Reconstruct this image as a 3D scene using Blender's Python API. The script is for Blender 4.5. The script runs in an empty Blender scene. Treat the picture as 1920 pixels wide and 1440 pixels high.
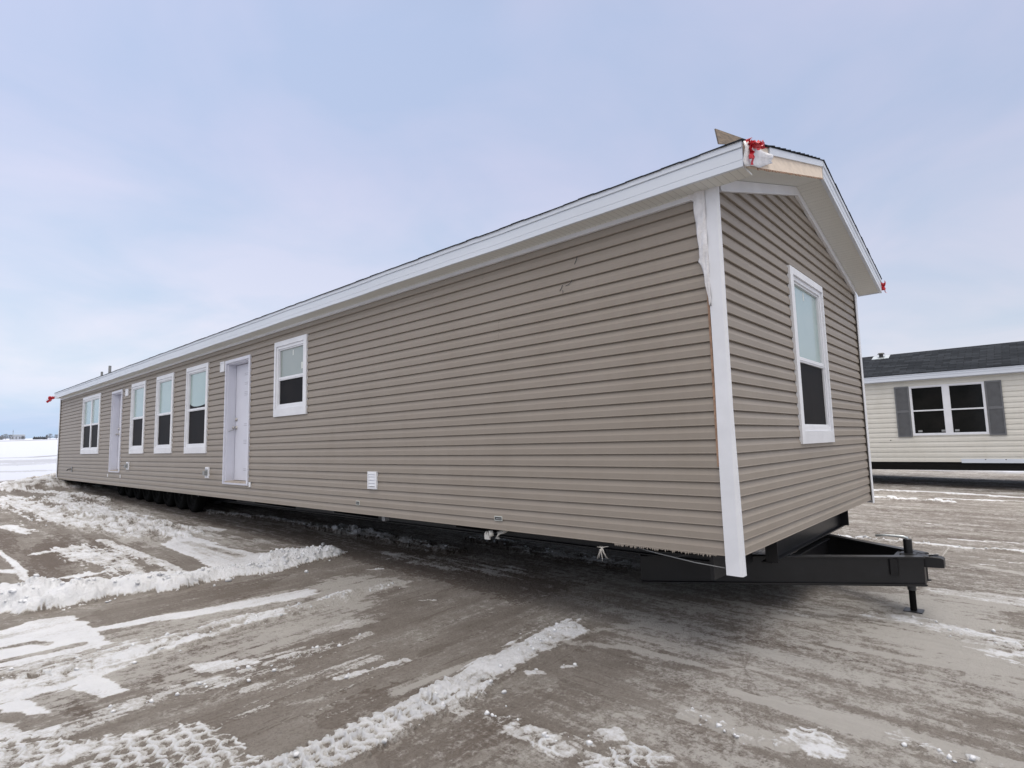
import bpy, bmesh, math, random
import numpy as np
from mathutils import Vector, Matrix
random.seed(7)
rng = np.random.RandomState(11)
S = bpy.context.scene
COL = S.collection
PI = math.pi
TILT = math.radians(-1.24986)      # the homes stand a little nose-up on level ground
LIFT = 0.7259

# ------------------------------------------------------------------ materials
def new_mat(name):
    m = bpy.data.materials.new(name); m.use_nodes = True
    nt = m.node_tree; b = nt.nodes['Principled BSDF']
    return m, nt, b
def noise_node(nt, scale, detail=4, rough=.6, vec=None, stretch=None, coord='Object'):
    tc = nt.nodes.new('ShaderNodeTexCoord')
    n = nt.nodes.new('ShaderNodeTexNoise'); n.inputs['Scale'].default_value = scale
    n.inputs['Detail'].default_value = detail; n.inputs['Roughness'].default_value = rough
    if stretch:
        mp = nt.nodes.new('ShaderNodeMapping'); mp.inputs['Scale'].default_value = stretch
        nt.links.new(tc.outputs[coord], mp.inputs[0]); nt.links.new(mp.outputs[0], n.inputs['Vector'])
    else: nt.links.new(tc.outputs[coord], n.inputs['Vector'])
    return n
def ramp(nt, src, stops):
    r = nt.nodes.new('ShaderNodeValToRGB'); e = r.color_ramp.elements
    while len(e) < len(stops): e.new(.5)
    for i, (p, c) in enumerate(stops):
        e[i].position = p; e[i].color = (*c, 1) if len(c) == 3 else c
    nt.links.new(src, r.inputs[0]); return r
def bump(nt, b, src, strength=.2, dist=.01):
    bp = nt.nodes.new('ShaderNodeBump'); bp.inputs['Strength'].default_value = strength
    bp.inputs['Distance'].default_value = dist
    nt.links.new(src, bp.inputs['Height']); nt.links.new(bp.outputs[0], b.inputs['Normal']); return bp
def simple(name, c, rough=.6, var=.12, scale=6, bs=.1, bd=.004, metal=0, stretch=None, spec=.5, detail=4):
    m, nt, b = new_mat(name)
    n = noise_node(nt, scale, detail, .6, stretch=stretch)
    lo = tuple(x*(1-var) for x in c); hi = tuple(min(1, x*(1+var)) for x in c)
    r = ramp(nt, n.outputs['Fac'], [(.3, lo), (.7, hi)])
    nt.links.new(r.outputs[0], b.inputs['Base Color'])
    b.inputs['Roughness'].default_value = rough; b.inputs['Metallic'].default_value = metal
    b.inputs['Specular IOR Level'].default_value = spec
    if bs: 
        n2 = noise_node(nt, scale*4, 3, .6, stretch=stretch); bump(nt, b, n2.outputs['Fac'], bs, bd)
    return m
M = {}
def siding_mat(name, c, c2):
    m, nt, b = new_mat(name)
    n = noise_node(nt, .9, 5, .65, stretch=(1, .35, 3))
    r = ramp(nt, n.outputs['Fac'], [(.3, c), (.7, c2)])
    # faint streaks of road grime
    g = noise_node(nt, 2.2, 6, .75, stretch=(1, 1, .25))
    gr = ramp(nt, g.outputs['Fac'], [(.45, (1, 1, 1)), (.85, (.90, .89, .87))])
    mx = nt.nodes.new('ShaderNodeMix'); mx.data_type = 'RGBA'; mx.blend_type = 'MULTIPLY'; mx.inputs[0].default_value = 1
    nt.links.new(r.outputs[0], mx.inputs[6]); nt.links.new(gr.outputs[0], mx.inputs[7])
    nt.links.new(mx.outputs[2], b.inputs['Base Color'])
    b.inputs['Roughness'].default_value = .5; b.inputs['Specular IOR Level'].default_value = .35
    f = noise_node(nt, 30, 4, .7, stretch=(1, .12, 1.6))
    w = noise_node(nt, 1.1, 2, .5, stretch=(1, 1, 4))
    ad = nt.nodes.new('ShaderNodeMath'); ad.operation = 'MULTIPLY_ADD'; ad.inputs[1].default_value = 8
    nt.links.new(w.outputs['Fac'], ad.inputs[0]); nt.links.new(f.outputs['Fac'], ad.inputs[2])
    bump(nt, b, ad.outputs[0], .25, .0018)
    return m
M['siding'] = siding_mat('taupe_vinyl_siding', (.272, .239, .205), (.294, .260, .226))
M['cream'] = siding_mat('cream_vinyl_siding', (.61, .60, .555), (.67, .66, .615))
M['white'] = simple('white_vinyl', (.72, .74, .79), .45, .06, 3, .12, .003)
M['fascia'] = simple('white_fascia_metal', (.62, .67, .75), .4, .05, 2, .12, .004, stretch=(1, .3, 1))
M['dirtyw'] = simple('scuffed_white_vinyl', (.62, .62, .65), .5, .22, 9, .5, .006)
M['doorw'] = simple('white_primed_door', (.62, .635, .72), .45, .04, 3, .08, .002)
M['film'] = simple('white_plastic_film', (.72, .72, .75), .3, .12, 14, .6, .012)
M['osb'] = simple('bare_lumber', (.74, .64, .54), .8, .10, 9, .3, .004, stretch=(1, 1, 3))
M['osbdark'] = simple('weathered_sheathing', (.085, .06, .042), .85, .6, 22, .6, .004)
M['rawwood'] = simple('raw_wood_edge', (.30, .19, .13), .9, .35, 22, .4, .004)
M['steel'] = simple('black_painted_steel', (.006, .006, .0075), .40, .35, 7, .25, .004, spec=.45)
M['flange'] = simple('lighter_black_steel', (.022, .023, .026), .38, .6, 9, .3, .003, spec=.6)
M['underside'] = simple('black_belly_wrap', (.005, .005, .006), .8, .4, 3, .6, .02)
M['rubber'] = simple('tyre_rubber', (.007, .007, .007), .95, .3, 9, .3, .006, spec=.08)
M['rim'] = simple('painted_rim', (.010, .010, .010), .8, .3, 6, .1, .003, spec=.1)
M['zinc'] = simple('zinc_handle', (.48, .52, .54), .35, .2, 20, .1, .002, metal=.6)
M['brass'] = simple('satin_nickel', (.45, .44, .43), .28, .1, 20, 0, .002, metal=.9)
M['red'] = simple('red_flagging_tape', (.52, .012, .03), .45, .3, 20, .3, .004)
M['pvc'] = simple('white_pvc', (.75, .74, .70), .4, .05, 10, 0)
M['grey'] = simple('grey_plastic', (.26, .27, .28), .5, .15, 10, .05)
M['louvre'] = simple('grey_shutter', (.135, .142, .155), .55, .12, 6, .1, .003)
M['threshold'] = simple('wood_threshold', (.36, .31, .26), .6, .25, 14, .2, .003)
M['rope'] = simple('frayed_cord', (.55, .53, .50), .9, .2, 40, 0)
M['sticker'] = simple('paper_sticker', (.62, .66, .64), .6, .08, 20, 0)
M['print'] = simple('faint_grey_print', (.40, .40, .46), .6, .3, 120, 0)
M['plate'] = simple('black_label', (.03, .03, .03), .5, .5, 200, 0)
M['distant_wall'] = simple('pale_metal_cladding', (.42, .45, .50), .6, .15, .3, 0)
M['distant_roof'] = simple('grey_metal_roof', (.22, .25, .30), .6, .15, .3, 0)
M['bark'] = simple('bare_branches', (.17, .18, .20), .9, .3, 1, 0)
def glass(name, c, c2, rough=.07, scale=1.2, coat=.6):
    m, nt, b = new_mat(name)
    n = noise_node(nt, scale, 3, .5)
    r = ramp(nt, n.outputs['Fac'], [(.35, c), (.65, c2)])
    nt.links.new(r.outputs[0], b.inputs['Base Color'])
    b.inputs['Roughness'].default_value = rough; b.inputs['Coat Weight'].default_value = coat
    b.inputs['Coat Roughness'].default_value = .03; b.inputs['IOR'].default_value = 1.52
    return m
M['pane'] = glass('pale_green_covered_pane', (.27, .38, .38), (.31, .42, .415), .22)
M['panegrey'] = glass('dusty_grey_covered_pane', (.22, .27, .26), (.27, .31, .30), .3)
M['screen'] = glass('dark_screened_pane', (.012, .012, .014), (.016, .015, .016), .55, 3, 0)
M['screen'].node_tree.nodes['Principled BSDF'].inputs['Specular IOR Level'].default_value = .06
M['darkglass'] = glass('dark_window_glass', (.006, .007, .007), (.012, .012, .012), .12, 2, .0)
M['darkglass'].node_tree.nodes['Principled BSDF'].inputs['Specular IOR Level'].default_value = .2
def soffit_mat(name, axis):
    m, nt, b = new_mat(name)
    tc = nt.nodes.new('ShaderNodeTexCoord')
    w = nt.nodes.new('ShaderNodeTexWave'); w.wave_type = 'BANDS'; w.bands_direction = axis
    w.inputs['Scale'].default_value = 6.0; w.wave_profile = 'SAW'
    nt.links.new(tc.outputs['Object'], w.inputs['Vector'])
    r = ramp(nt, w.outputs['Fac'], [(.0, (.42, .43, .42)), (.05, (.66, .67, .65)), (.93, (.68, .69, .67)), (1, (.42, .43, .42))])
    v = nt.nodes.new('ShaderNodeTexVoronoi'); v.inputs['Scale'].default_value = 55; v.inputs['Randomness'].default_value = .15
    nt.links.new(tc.outputs['Object'], v.inputs['Vector'])
    vr = ramp(nt, v.outputs['Distance'], [(.12, (.6, .6, .58)), (.2, (1, 1, 1))])
    mx = nt.nodes.new('ShaderNodeMix'); mx.data_type = 'RGBA'; mx.blend_type = 'MULTIPLY'; mx.inputs[0].default_value = 1
    nt.links.new(r.outputs[0], mx.inputs[6]); nt.links.new(vr.outputs[0], mx.inputs[7])
    nt.links.new(mx.outputs[2], b.inputs['Base Color']); b.inputs['Roughness'].default_value = .6
    bump(nt, b, w.outputs['Fac'], .6, .006)
    return m
M['soffit_x'] = soffit_mat('vented_soffit_rake', 'X')
M['soffit_y'] = soffit_mat('vented_soffit_eave', 'Y')
def shingle_mat():
    m, nt, b = new_mat('charcoal_shingles')
    tc = nt.nodes.new('ShaderNodeTexCoord'); mp = nt.nodes.new('ShaderNodeMapping')
    mp.inputs['Rotation'].default_value = (0, 0, PI/2)
    nt.links.new(tc.outputs['Object'], mp.inputs[0])
    br = nt.nodes.new('ShaderNodeTexBrick'); br.inputs['Scale'].default_value = 1
    br.inputs['Brick Width'].default_value = .33; br.inputs['Row Height'].default_value = .14
    br.inputs['Mortar Size'].default_value = .006
    br.inputs['Color1'].default_value = (.014, .017, .022, 1); br.inputs['Color2'].default_value = (.034, .039, .048, 1)
    br.inputs['Mortar'].default_value = (.006, .006, .007, 1)
    nt.links.new(mp.outputs[0], br.inputs['Vector'])
    n = noise_node(nt, 8, 6, .8)
    mx = nt.nodes.new('ShaderNodeMix'); mx.data_type = 'RGBA'; mx.blend_type = 'OVERLAY'; mx.inputs[0].default_value = .6
    nt.links.new(br.outputs['Color'], mx.inputs[6]); nt.links.new(n.outputs['Fac'], mx.inputs[7])
    nt.links.new(mx.outputs[2], b.inputs['Base Color']); b.inputs['Roughness'].default_value = .95
    b.inputs['Specular IOR Level'].default_value = .06
    bump(nt, b, br.outputs['Fac'], -.6, .01)
    return m
M['shingle'] = shingle_mat()

# ------------------------------------------------------------------ mesh helper
class MB:
    def __init__(s, f=None): s.v = []; s.f = []; s.map = f or (lambda a, b, c: (a, b, c)); s.smooth = False
    def pt(s, a, b, c): s.v.append(s.map(a, b, c)); return len(s.v)-1
    def face(s, *p): s.f.append([s.pt(*q) for q in p])
    def box(s, a0, a1, b0, b1, c0, c1):
        i = [s.pt(a, b, c) for a in (a0, a1) for b in (b0, b1) for c in (c0, c1)]
        for q in ((0,1,3,2),(4,6,7,5),(0,4,5,1),(2,3,7,6),(0,2,6,4),(1,5,7,3)): s.f.append([i[k] for k in q])
        return s
    def prism(s, prof, fn, t0, t1, caps=True):      # prof: 2-D points; fn(p, t) -> 3-D args
        a = [s.pt(*fn(p, t0)) for p in prof]; b = [s.pt(*fn(p, t1)) for p in prof]; n = len(prof)
        for k in range(n): s.f.append([a[k], a[(k+1) % n], b[(k+1) % n], b[k]])
        if caps: s.f.append(a[::-1]); s.f.append(b)
        return s
    def tube(s, pts, r, seg=10, caps=True):
        P = [Vector(p) for p in pts]; R = r if isinstance(r, (list, tuple)) else [r]*len(P); rings = []
        for i, p in enumerate(P):
            d = (P[min(i+1, len(P)-1)]-P[max(i-1, 0)]).normalized()
            up = Vector((0, 0, 1)) if abs(d.z) < .9 else Vector((1, 0, 0))
            x = d.cross(up).normalized(); y = d.cross(x)
            rings.append([s.pt(*(p+(x*math.cos(2*PI*k/seg)+y*math.sin(2*PI*k/seg))*R[i])) for k in range(seg)])
        for a, b in zip(rings, rings[1:]):
            for k in range(seg): s.f.append([a[k], a[(k+1) % seg], b[(k+1) % seg], b[k]])
        if caps: s.f.append(rings[0][::-1]); s.f.append(rings[-1])
        return s
    def build(s, name, mat, parent=None, bevel=0, smooth=False, mats=None, fix=True):
        me = bpy.data.meshes.new(name); me.from_pydata(s.v, [], s.f)
        if fix:
            bm = bmesh.new(); bm.from_mesh(me); bmesh.ops.recalc_face_normals(bm, faces=bm.faces); bm.to_mesh(me); bm.free()
        me.materials.append(mat)
        if smooth: me.polygons.foreach_set('use_smooth', [True]*len(me.polygons))
        o = bpy.data.objects.new(name, me); COL.objects.link(o)
        if parent: o.parent = parent
        if bevel:
            b = o.modifiers.new('bevel', 'BEVEL'); b.width = bevel; b.segments = 2; b.limit_method = 'ANGLE'
        return o
def tag(o, label, cat, group=None, kind=None):
    if label: o['label'] = label
    if cat: o['category'] = cat
    if group: o['group'] = group
    if kind: o['kind'] = kind
    return o
def empty(name, loc=(0, 0, 0), rot=(0, 0, 0)):
    o = bpy.data.objects.new(name, None); COL.objects.link(o); o.location = loc; o.rotation_euler = rot
    o.empty_display_size = .3
    return o
def home_root(label):
    o = empty('manufactured_home', (0, 0, LIFT), (TILT, 0, 0)); tag(o, label, 'mobile home'); return o
def HW(x, y, z):                                     # home coordinates to world
    c, s = math.cos(TILT), math.sin(TILT); return Vector((x, c*y - s*z, s*y + c*z + LIFT))

# ------------------------------------------------------------------ ground
FEATURES = [
('P', 'frost', 0.55, (0, 0), 0.0, 's', 0.4, [(-3.325, 4.167), (-2.801, 4.24), (-0.27, 4.589), (-0.083, 3.612), (-1.373, 2.77), (-2.748, 2.585), (-3.499, 2.523)]),
('P', 'frost', 0.45, (0, 0), 0.0, 's', 0.4, [(3.142, -0.209), (3.604, -1.384), (0.589, -1.558), (0.74, -0.954), (1.327, -0.374)]),
('P', 'frost', 0.34, (0, 0), 0.0, 's', 0.5, [(0.704, 1.475), (3.859, -1.382), (-0.358, -1.53), (-1.444, -0.294), (-1.273, 0.136), (-0.609, 0.736)]),
('P', 'frost', 0.25, (0, 0), 0.0, 's', 0.5, [(0.004, 0.798), (0.797, -0.124), (0.57, -1.535), (-0.086, -1.519), (-0.378, -0.448)]),
('P', 'frost', 0.5, (0, 0), 0.0, 's', 0.3, [(-0.841, 4.51), (0.134, 4.532), (-0.114, 3.478), (-0.957, 2.928), (-1.395, 3.441)]),
('P', 'frost', 0.55, (0, 0), 0.0, 's', 0.6, [(-1.715, 14.532), (-0.122, 15.652), (0.1, 8.972), (-0.152, 5.841), (-1.23, 7.138), (-1.621, 10.238)]),
('P', 'soil_shade', 1, (0, 0), 0, 's', 0.3, [(15.9, -9), (20.6, -9), (20.6, 9), (15.9, 9)]),  # shade under the second home, painted into the ground colour
('P', 'soil_shade', 0.8, (0, 0), 0, 's', 0.3, [(0.1, 2), (4.3, 2), (4.3, 19), (0.1, 19)]),  # long home's footprint darkened: its underside shade laid into the ground colour
('P', 'soil_shade', 0.85, (0, 0), 0.0, 's', 0.3, [(-2.612, 9.077), (-1.973, 10.668), (-1.521, 9.352), (-1.726, 8.01), (-2.328, 7.473), (-2.461, 6.086), (-2.866, 6.184), (-2.749, 7.975)]),
('P', 'soil_shade', 1, (0, 0), 0.0, 's', 0.5, [(-2.634, 12.812), (-2.208, 10.957), (-2.666, 8.865), (-2.935, 9.466)]),
('P', 'soil_shade', 0.5, (0, 0), 0.0, 's', 0.4, [(-1.621, 10.238), (-1.484, 8.622), (-1.67, 6.687), (-1.826, 5.748), (-2.114, 6.018), (-2.087, 8.169)]),
('P', 'soil_shade', 0.8, (0, 0), 0.0, 's', 0.06, [(-3.356, 3.284), (-3.103, 3.288), (-3.034, 2.599), (-3.09, 2.401), (-3.215, 2.635), (-3.333, 3.169)]),
('P', 'soil_shade', 0.8, (0, 0), 0.0, 's', 0.1, [(-2.91, 3.206), (-2.443, 3.27), (-1.835, 3.308), (-1.861, 2.877), (-2.23, 2.751), (-2.633, 2.567), (-2.767, 2.519)]),
('P', 'soil_shade', 0.5, (0, 0), 0.0, 's', 0.1, [(-2.698, 4.965), (-1.542, 5.0), (-0.598, 4.979), (-1.097, 4.475), (-2.645, 4.292)]),
('P', 'soil_shade', 0.45, (0, 0), 0.0, 's', 0.05, [(-2.692, 4.002), (-2.324, 4.04), (-1.959, 3.872), (-2.401, 3.774)]),
('L', 'soil_shade', 0.9, (0.05, 0.07), 0.0, 's', 0.8, [(0.437, 0.566), (0.587, 0.121), (0.663, -0.373), (0.577, -0.829), (0.648, -1.352), (0.659, -1.56)]),
('L', 'soil_shade', 0.5, (0.05, 0.05), 0.0, 's', 0.9, [(0.216, -1.032), (0.179, -1.402)]),
('L', 'soil_shade', 0.5, (0.04, 0.04), 0.0, 's', 0.9, [(-0.451, -0.11), (-0.418, -0.402), (-0.371, -0.814)]),
('L', 'soil_shade', 0.7, (0.25, 0.25), 0.0, 's', 0.9, [(6.637, 0.919), (6.585, -0.034), (6.99, -1.017)]),
('L', 'soil_shade', 0.6, (0.2, 0.2), 0.0, 's', 0.9, [(7.647, 0.106), (7.849, -1.361)]),
('L', 'soil_shade', 0.6, (0.4, 0.4), 0.0, 's', 0.9, [(9.607, 0.904), (10.161, -1.349)]),
('P', 'soil_shade', 0.7, (0, 0), 0.0, 's', 0.3, [(-2.004, 1.729), (-1.6, 1.618), (-1.521, 1.287), (-2.064, 1.298), (-2.322, 1.418), (-2.38, 1.66)]),
('P', 'soil_shade', 0.5, (0, 0), 0.0, 's', 0.3, [(-1.707, 1.076), (-1.111, 0.932), (-0.885, 0.555), (-1.421, 0.305), (-1.756, 0.532), (-1.994, 0.522), (-2.404, 0.799), (-2.223, 1.065)]),
('L', 'frost', 0.8, (0.08, 0.08), 0.0, 's', 0.7, [(-0.537, 4.149), (-0.088, 3.796), (-0.217, 3.435)]),
('L', 'frost', 0.8, (0.08, 0.08), 0.0, 's', 0.7, [(-1.294, 2.777), (-1.084, 2.741)]),
('L', 'frost', 0.8, (0.08, 0.08), 0.0, 's', 0.7, [(-2.289, 1.844), (-2.135, 1.751)]),
('L', 'frost', 0.8, (0.08, 0.08), 0.0, 's', 0.7, [(-0.116, 1.209), (0.332, 0.984), (0.385, 0.723)]),
('L', 'frost', 0.8, (0.08, 0.08), 0.0, 's', 0.7, [(-0.415, 1.198), (-0.218, 0.804), (-0.164, 0.291)]),
('L', 'frost', 0.8, (0.08, 0.08), 0.0, 's', 0.7, [(1.651, 0.112), (1.667, -0.143)]),
('L', 'frost', 0.8, (0.08, 0.08), 0.0, 's', 0.7, [(1.292, 0.184), (1.375, -0.13)]),
('L', 'frost', 0.8, (0.08, 0.08), 0.0, 's', 0.7, [(-0.885, -0.008), (-0.884, -0.159), (-0.897, -0.334), (-0.86, -0.506)]),
('L', 'frost', 0.8, (0.08, 0.08), 0.0, 's', 0.7, [(-0.416, -0.097), (-0.41, -0.312), (-0.419, -0.542)]),
('L', 'frost', 0.8, (0.08, 0.08), 0.0, 's', 0.7, [(0.857, -0.329), (0.892, -0.788), (0.939, -1.078), (1.038, -1.423)]),
('L', 'frost', 0.8, (0.08, 0.08), 0.0, 's', 0.7, [(4.729, -0.957), (4.504, -1.401)]),
('L', 'frost', 0.8, (0.08, 0.08), 0.0, 's', 0.7, [(2.676, -0.289), (2.852, -0.781), (2.945, -1.405)]),
('L', 'frost', 1, (0.012, 0.012), 0.0, 's', 0.1, [(4.879, -0.6), (5.836, -0.609)]),
('P', 'snow', 0.92, (0, 0), 0.006, 's', 0.06, [(-3.527, 4.991), (-3.243, 4.948), (-3.02, 5.067), (-2.714, 4.984), (-2.699, 4.477), (-2.699, 3.938), (-2.471, 3.534), (-2.696, 3.218), (-3.137, 3.089), (-3.437, 3.111), (-3.639, 3.148)]),
('L', 'snow', -0.9, (0.05, 0.05), 0.0, 's', 0.25, [(-3.51, 3.977), (-3.344, 3.995), (-3.109, 3.979), (-2.877, 3.988)]),
('L', 'snow', -0.6, (0.05, 0.05), 0.0, 's', 0.6, [(-3.424, 4.359), (-3.308, 4.337), (-3.123, 4.324), (-3.052, 4.191)]),
('L', 'snow', -0.5, (0.07, 0.07), 0.0, 's', 0.6, [(-3.374, 4.944), (-3.243, 4.948), (-3.137, 4.988)]),
('L', 'snow', 0.9, (0.1, 0.22), 0.006, 's', 0.35, [(-2.696, 4.311), (-2.457, 4.279), (-2.268, 4.232), (-1.863, 4.132), (-1.502, 4.066), (-1.035, 4.026)]),
('L', 'snow', 0.95, (0.22, 0.16), 0.028, 'l', 0.45, [(-3.549, 3.451), (-3.401, 3.45), (-3.085, 3.394), (-2.709, 3.423), (-2.338, 3.483), (-1.907, 3.553), (-1.428, 3.574), (-1.11, 3.579), (-0.795, 3.625)]),
('L', 'snow', 0.5, (0.2, 0.2), 0.006, 'l', 0.9, [(-3.485, 3.642), (-3.045, 3.621), (-2.654, 3.645), (-1.955, 3.651)]),
('P', 'snow', 0.95, (0, 0), 0.006, 's', 0.035, [(-3.067, 3.173), (-2.929, 3.215), (-2.824, 2.763), (-2.947, 2.748), (-3.017, 2.742), (-3.069, 2.877), (-3.115, 3.063)]),
('P', 'snow', 0.95, (0, 0), 0.006, 's', 0.05, [(-3.504, 3.139), (-3.432, 3.157), (-3.327, 3.174), (-3.222, 2.815), (-3.246, 2.745), (-3.376, 2.828), (-3.427, 2.982)]),
('P', 'snow', 0.8, (0, 0), 0.01, 's', 0.06, [(-3.574, 3.121), (-3.421, 2.834), (-3.356, 2.635), (-3.133, 2.55), (-3.102, 2.38), (-3.265, 2.349), (-3.499, 2.523), (-3.615, 2.58)]),
('P', 'snow', 0.84, (0, 0), 0.016, 'T', 0.12, [(-3.658, 2.823), (-3.195, 2.358), (-2.896, 2.075), (-2.758, 2.093), (-2.632, 2.013), (-2.594, 1.746), (-2.625, 1.51), (-2.562, 1.188), (-2.661, 0.812), (-3.719, 1.815)]),
('P', 'snow', 0.8, (0, 0), 0.004, 's', 0.07, [(-2.492, 2.953), (-2.355, 2.896), (-2.105, 2.694), (-2.081, 2.578), (-2.292, 2.598), (-2.453, 2.626), (-2.509, 2.73)]),
('L', 'frost', 0.8, (0.12, 0.12), 0.0, 's', 0.8, [(-2.723, 2.67), (-2.582, 2.725), (-2.442, 2.564)]),
('L', 'snow', 0.62, (0.16, 0.1), 0.012, 'l', 0.8, [(-3.169, 2.37), (-3.101, 2.467), (-2.904, 2.53), (-2.671, 2.542), (-2.356, 2.44), (-2.05, 2.457), (-1.694, 2.483), (-1.301, 2.495)]),
('L', 'snow', 0.6, (0.04, 0.04), 0.0, 's', 0.8, [(-2.254, 2.692), (-1.966, 2.656), (-1.775, 2.626)]),
('L', 'snow', 0.8, (0.06, 0.06), 0.008, 'l', 0.9, [(-1.886, 1.923), (-1.664, 1.887), (-1.438, 1.849)]),
('L', 'snow', 0.5, (0.05, 0.05), 0.0, 's', 0.9, [(-2.579, 1.961), (-2.388, 1.908)]),
('L', 'frost', 0.95, (0.09, 0.09), 0.0, 's', 0.5, [(-1.762, 1.485), (-1.485, 1.485), (-1.313, 1.468), (-1.079, 1.449)]),
('L', 'snow', 1.05, (0.19, 0.17), 0.03, 't', 0.25, [(-2.713, 1.199), (-2.456, 1.178), (-2.339, 1.176), (-1.986, 1.208), (-1.604, 1.193), (-1.396, 1.224)]),
('L', 'snow', 0.92, (0.17, 0.2), 0.026, 'l', 0.75, [(-1.57, 1.231), (-1.203, 1.288), (-0.819, 1.312), (-0.349, 1.351), (-0.134, 1.327)]),
('L', 'snow', 0.78, (0.11, 0.11), 0.014, 't', 0.5, [(-1.611, 0.613), (-1.598, 0.468), (-1.594, 0.325)]),
('L', 'snow', 0.6, (0.07, 0.07), 0.014, 'l', 0.8, [(-1.52, 0.292), (-1.419, 0.239), (-1.323, 0.193)]),
('L', 'snow', 0.78, (0.11, 0.11), 0.016, 't', 0.8, [(-1.596, 0.121), (-1.48, 0.044), (-1.386, -0.078)]),
('L', 'snow', 0.5, (0.05, 0.05), 0.01, 'l', 1, [(-1.708, 1.029), (-1.633, 0.803), (-1.547, 0.661)]),
('L', 'snow', 0.8, (0.05, 0.05), 0.01, 'l', 0.8, [(-0.787, 0.942), (-0.718, 0.876)]),
('L', 'snow', 0.8, (0.05, 0.05), 0.01, 'l', 0.8, [(-1.023, 1.042), (-0.956, 0.978)]),
('L', 'snow', 0.8, (0.05, 0.05), 0.01, 'l', 0.8, [(-0.444, 2.904), (-0.347, 2.816)]),
('L', 'snow', 0.8, (0.05, 0.05), 0.01, 'l', 0.8, [(-0.044, 4.401), (0.079, 4.297)]),
('L', 'snow', 0.8, (0.05, 0.05), 0.01, 'l', 0.8, [(-0.23, 1.401), (-0.147, 1.323)]),
('P', 'snow', 0.84, (0, 0), 0.016, 'T', 0.05, [(-0.645, -0.433), (-0.515, -0.521), (-0.507, -0.634), (-0.676, -0.775), (-0.825, -0.745), (-0.911, -0.626), (-0.806, -0.516)]),
('L', 'snow', 0.62, (0.08, 0.08), 0.014, 't', 1.1, [(-0.392, -0.935), (-0.406, -1.069), (-0.386, -1.311)]),
('L', 'snow', 0.6, (0.06, 0.06), 0.014, 't', 1.2, [(-0.855, 0.023), (-0.875, -0.17), (-0.894, -0.361), (-0.848, -0.49)]),
('L', 'frost', 0.9, (0.2, 0.2), 0.0, 's', 0.9, [(-0.382, -0.717), (-0.358, -1.065), (-0.337, -1.367)]),
('L', 'snow', 0.4, (0.25, 0.25), 0.004, 's', 1.3, [(-2.023, 1.697), (-2.279, 1.733), (-2.506, 1.85)]),
('L', 'snow', 0.45, (0.1, 0.1), 0.006, 's', 1.2, [(-2.32, 2.206), (-2.083, 2.113), (-1.808, 2.053), (-1.557, 2.045)]),
('L', 'snow', 0.45, (0.08, 0.08), 0.0, 's', 1.1, [(-1.521, 2.845), (-1.144, 2.81), (-0.894, 2.855)]),
('L', 'snow', 0.5, (0.12, 0.12), 0.01, 'l', 1.2, [(-1.395, 3.441), (-0.92, 3.517), (-0.225, 3.609), (-0.092, 3.553)]),
('L', 'snow', 0.8, (0.16, 0.34), 0.006, 'l', 1.0, [(1.872, -0.427), (1.905, -0.728), (1.753, -1.02), (1.678, -1.215), (1.583, -1.588)]),
('L', 'snow', 0.62, (0.22, 0.22), 0.004, 's', 1.0, [(3.188, -0.835), (3.173, -1.159), (3.051, -1.528)]),
('L', 'frost', 0.9, (0.12, 0.12), 0.0, 's', 0.9, [(-0.857, 0.006), (-0.87, -0.325), (-0.85, -0.503)]),
('L', 'snow', 0.6, (0.04, 0.04), 0.01, 'l', 1, [(-0.857, 0.006), (-0.891, -0.177), (-0.905, -0.364)]),
('L', 'snow', 0.6, (0.05, 0.05), 0.0, 's', 0.9, [(1.462, 0.214), (1.44, 0.011)]),
('L', 'snow', 1, (0.28, 0.2), 0.03, 's', 0.5, [(13.972, 2.157), (13.97, 1.668), (14.145, 0.736), (14.218, -0.016), (13.809, -1.42)]),
('L', 'snow', 1, (0.3, 0.1), 0.06, 'l', 0.6, [(12.066, 1.776), (11.972, 1.323), (11.841, 0.601), (11.83, -0.202)]),
('L', 'snow', 0.9, (0.16, 0.16), 0.02, 's', 0.6, [(12.658, 0.069), (12.854, -0.705), (13.104, -1.679)]),
('L', 'snow', 0.45, (0.5, 0.5), 0.01, 's', 1.2, [(15.522, 1.401), (15.795, -0.02), (15.128, -1.42)]),
('L', 'snow', 0.8, (0.05, 0.05), 0.0, 's', 0.5, [(8.135, -0.133), (8.072, -0.329)]),
('L', 'snow', 0.55, (0.05, 0.05), 0.0, 's', 0.9, [(7.995, 0.229), (8.072, -0.329), (8.281, -0.765), (7.996, -1.391)]),
('L', 'snow', 0.85, (0.04, 0.04), 0.01, 's', 0.7, [(6.612, -0.557), (6.636, -0.913), (6.849, -1.422)]),
('L', 'snow', 0.95, (0.04, 0.13), 0.04, 'l', 0.6, [(5.685, 0.779), (5.846, 0.046), (5.889, -0.319), (5.881, -0.606), (5.93, -1.002), (6.002, -1.251), (6.012, -1.573)]),
('L', 'snow', 0.75, (0.04, 0.04), 0.0, 's', 0.8, [(5.307, -0.873), (5.359, -0.985)]),
('L', 'snow', 0.75, (0.04, 0.04), 0.0, 's', 0.8, [(5.271, -1.071), (5.323, -1.179)]),
('L', 'snow', 0.75, (0.04, 0.04), 0.0, 's', 0.8, [(5.16, -1.256), (5.211, -1.361)]),
('L', 'snow', 0.75, (0.04, 0.04), 0.0, 's', 0.8, [(4.837, -1.0), (4.888, -1.105)]),
('L', 'snow', 0.75, (0.04, 0.04), 0.0, 's', 0.8, [(5.165, -0.451), (5.219, -0.568)]),
('L', 'snow', 0.7, (0.16, 0.16), 0.04, 'l', 0.9, [(0.726, 11.726), (0.859, 10.775), (1.151, 9.356), (1.173, 7.83), (1.325, 6.551)]),
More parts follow.
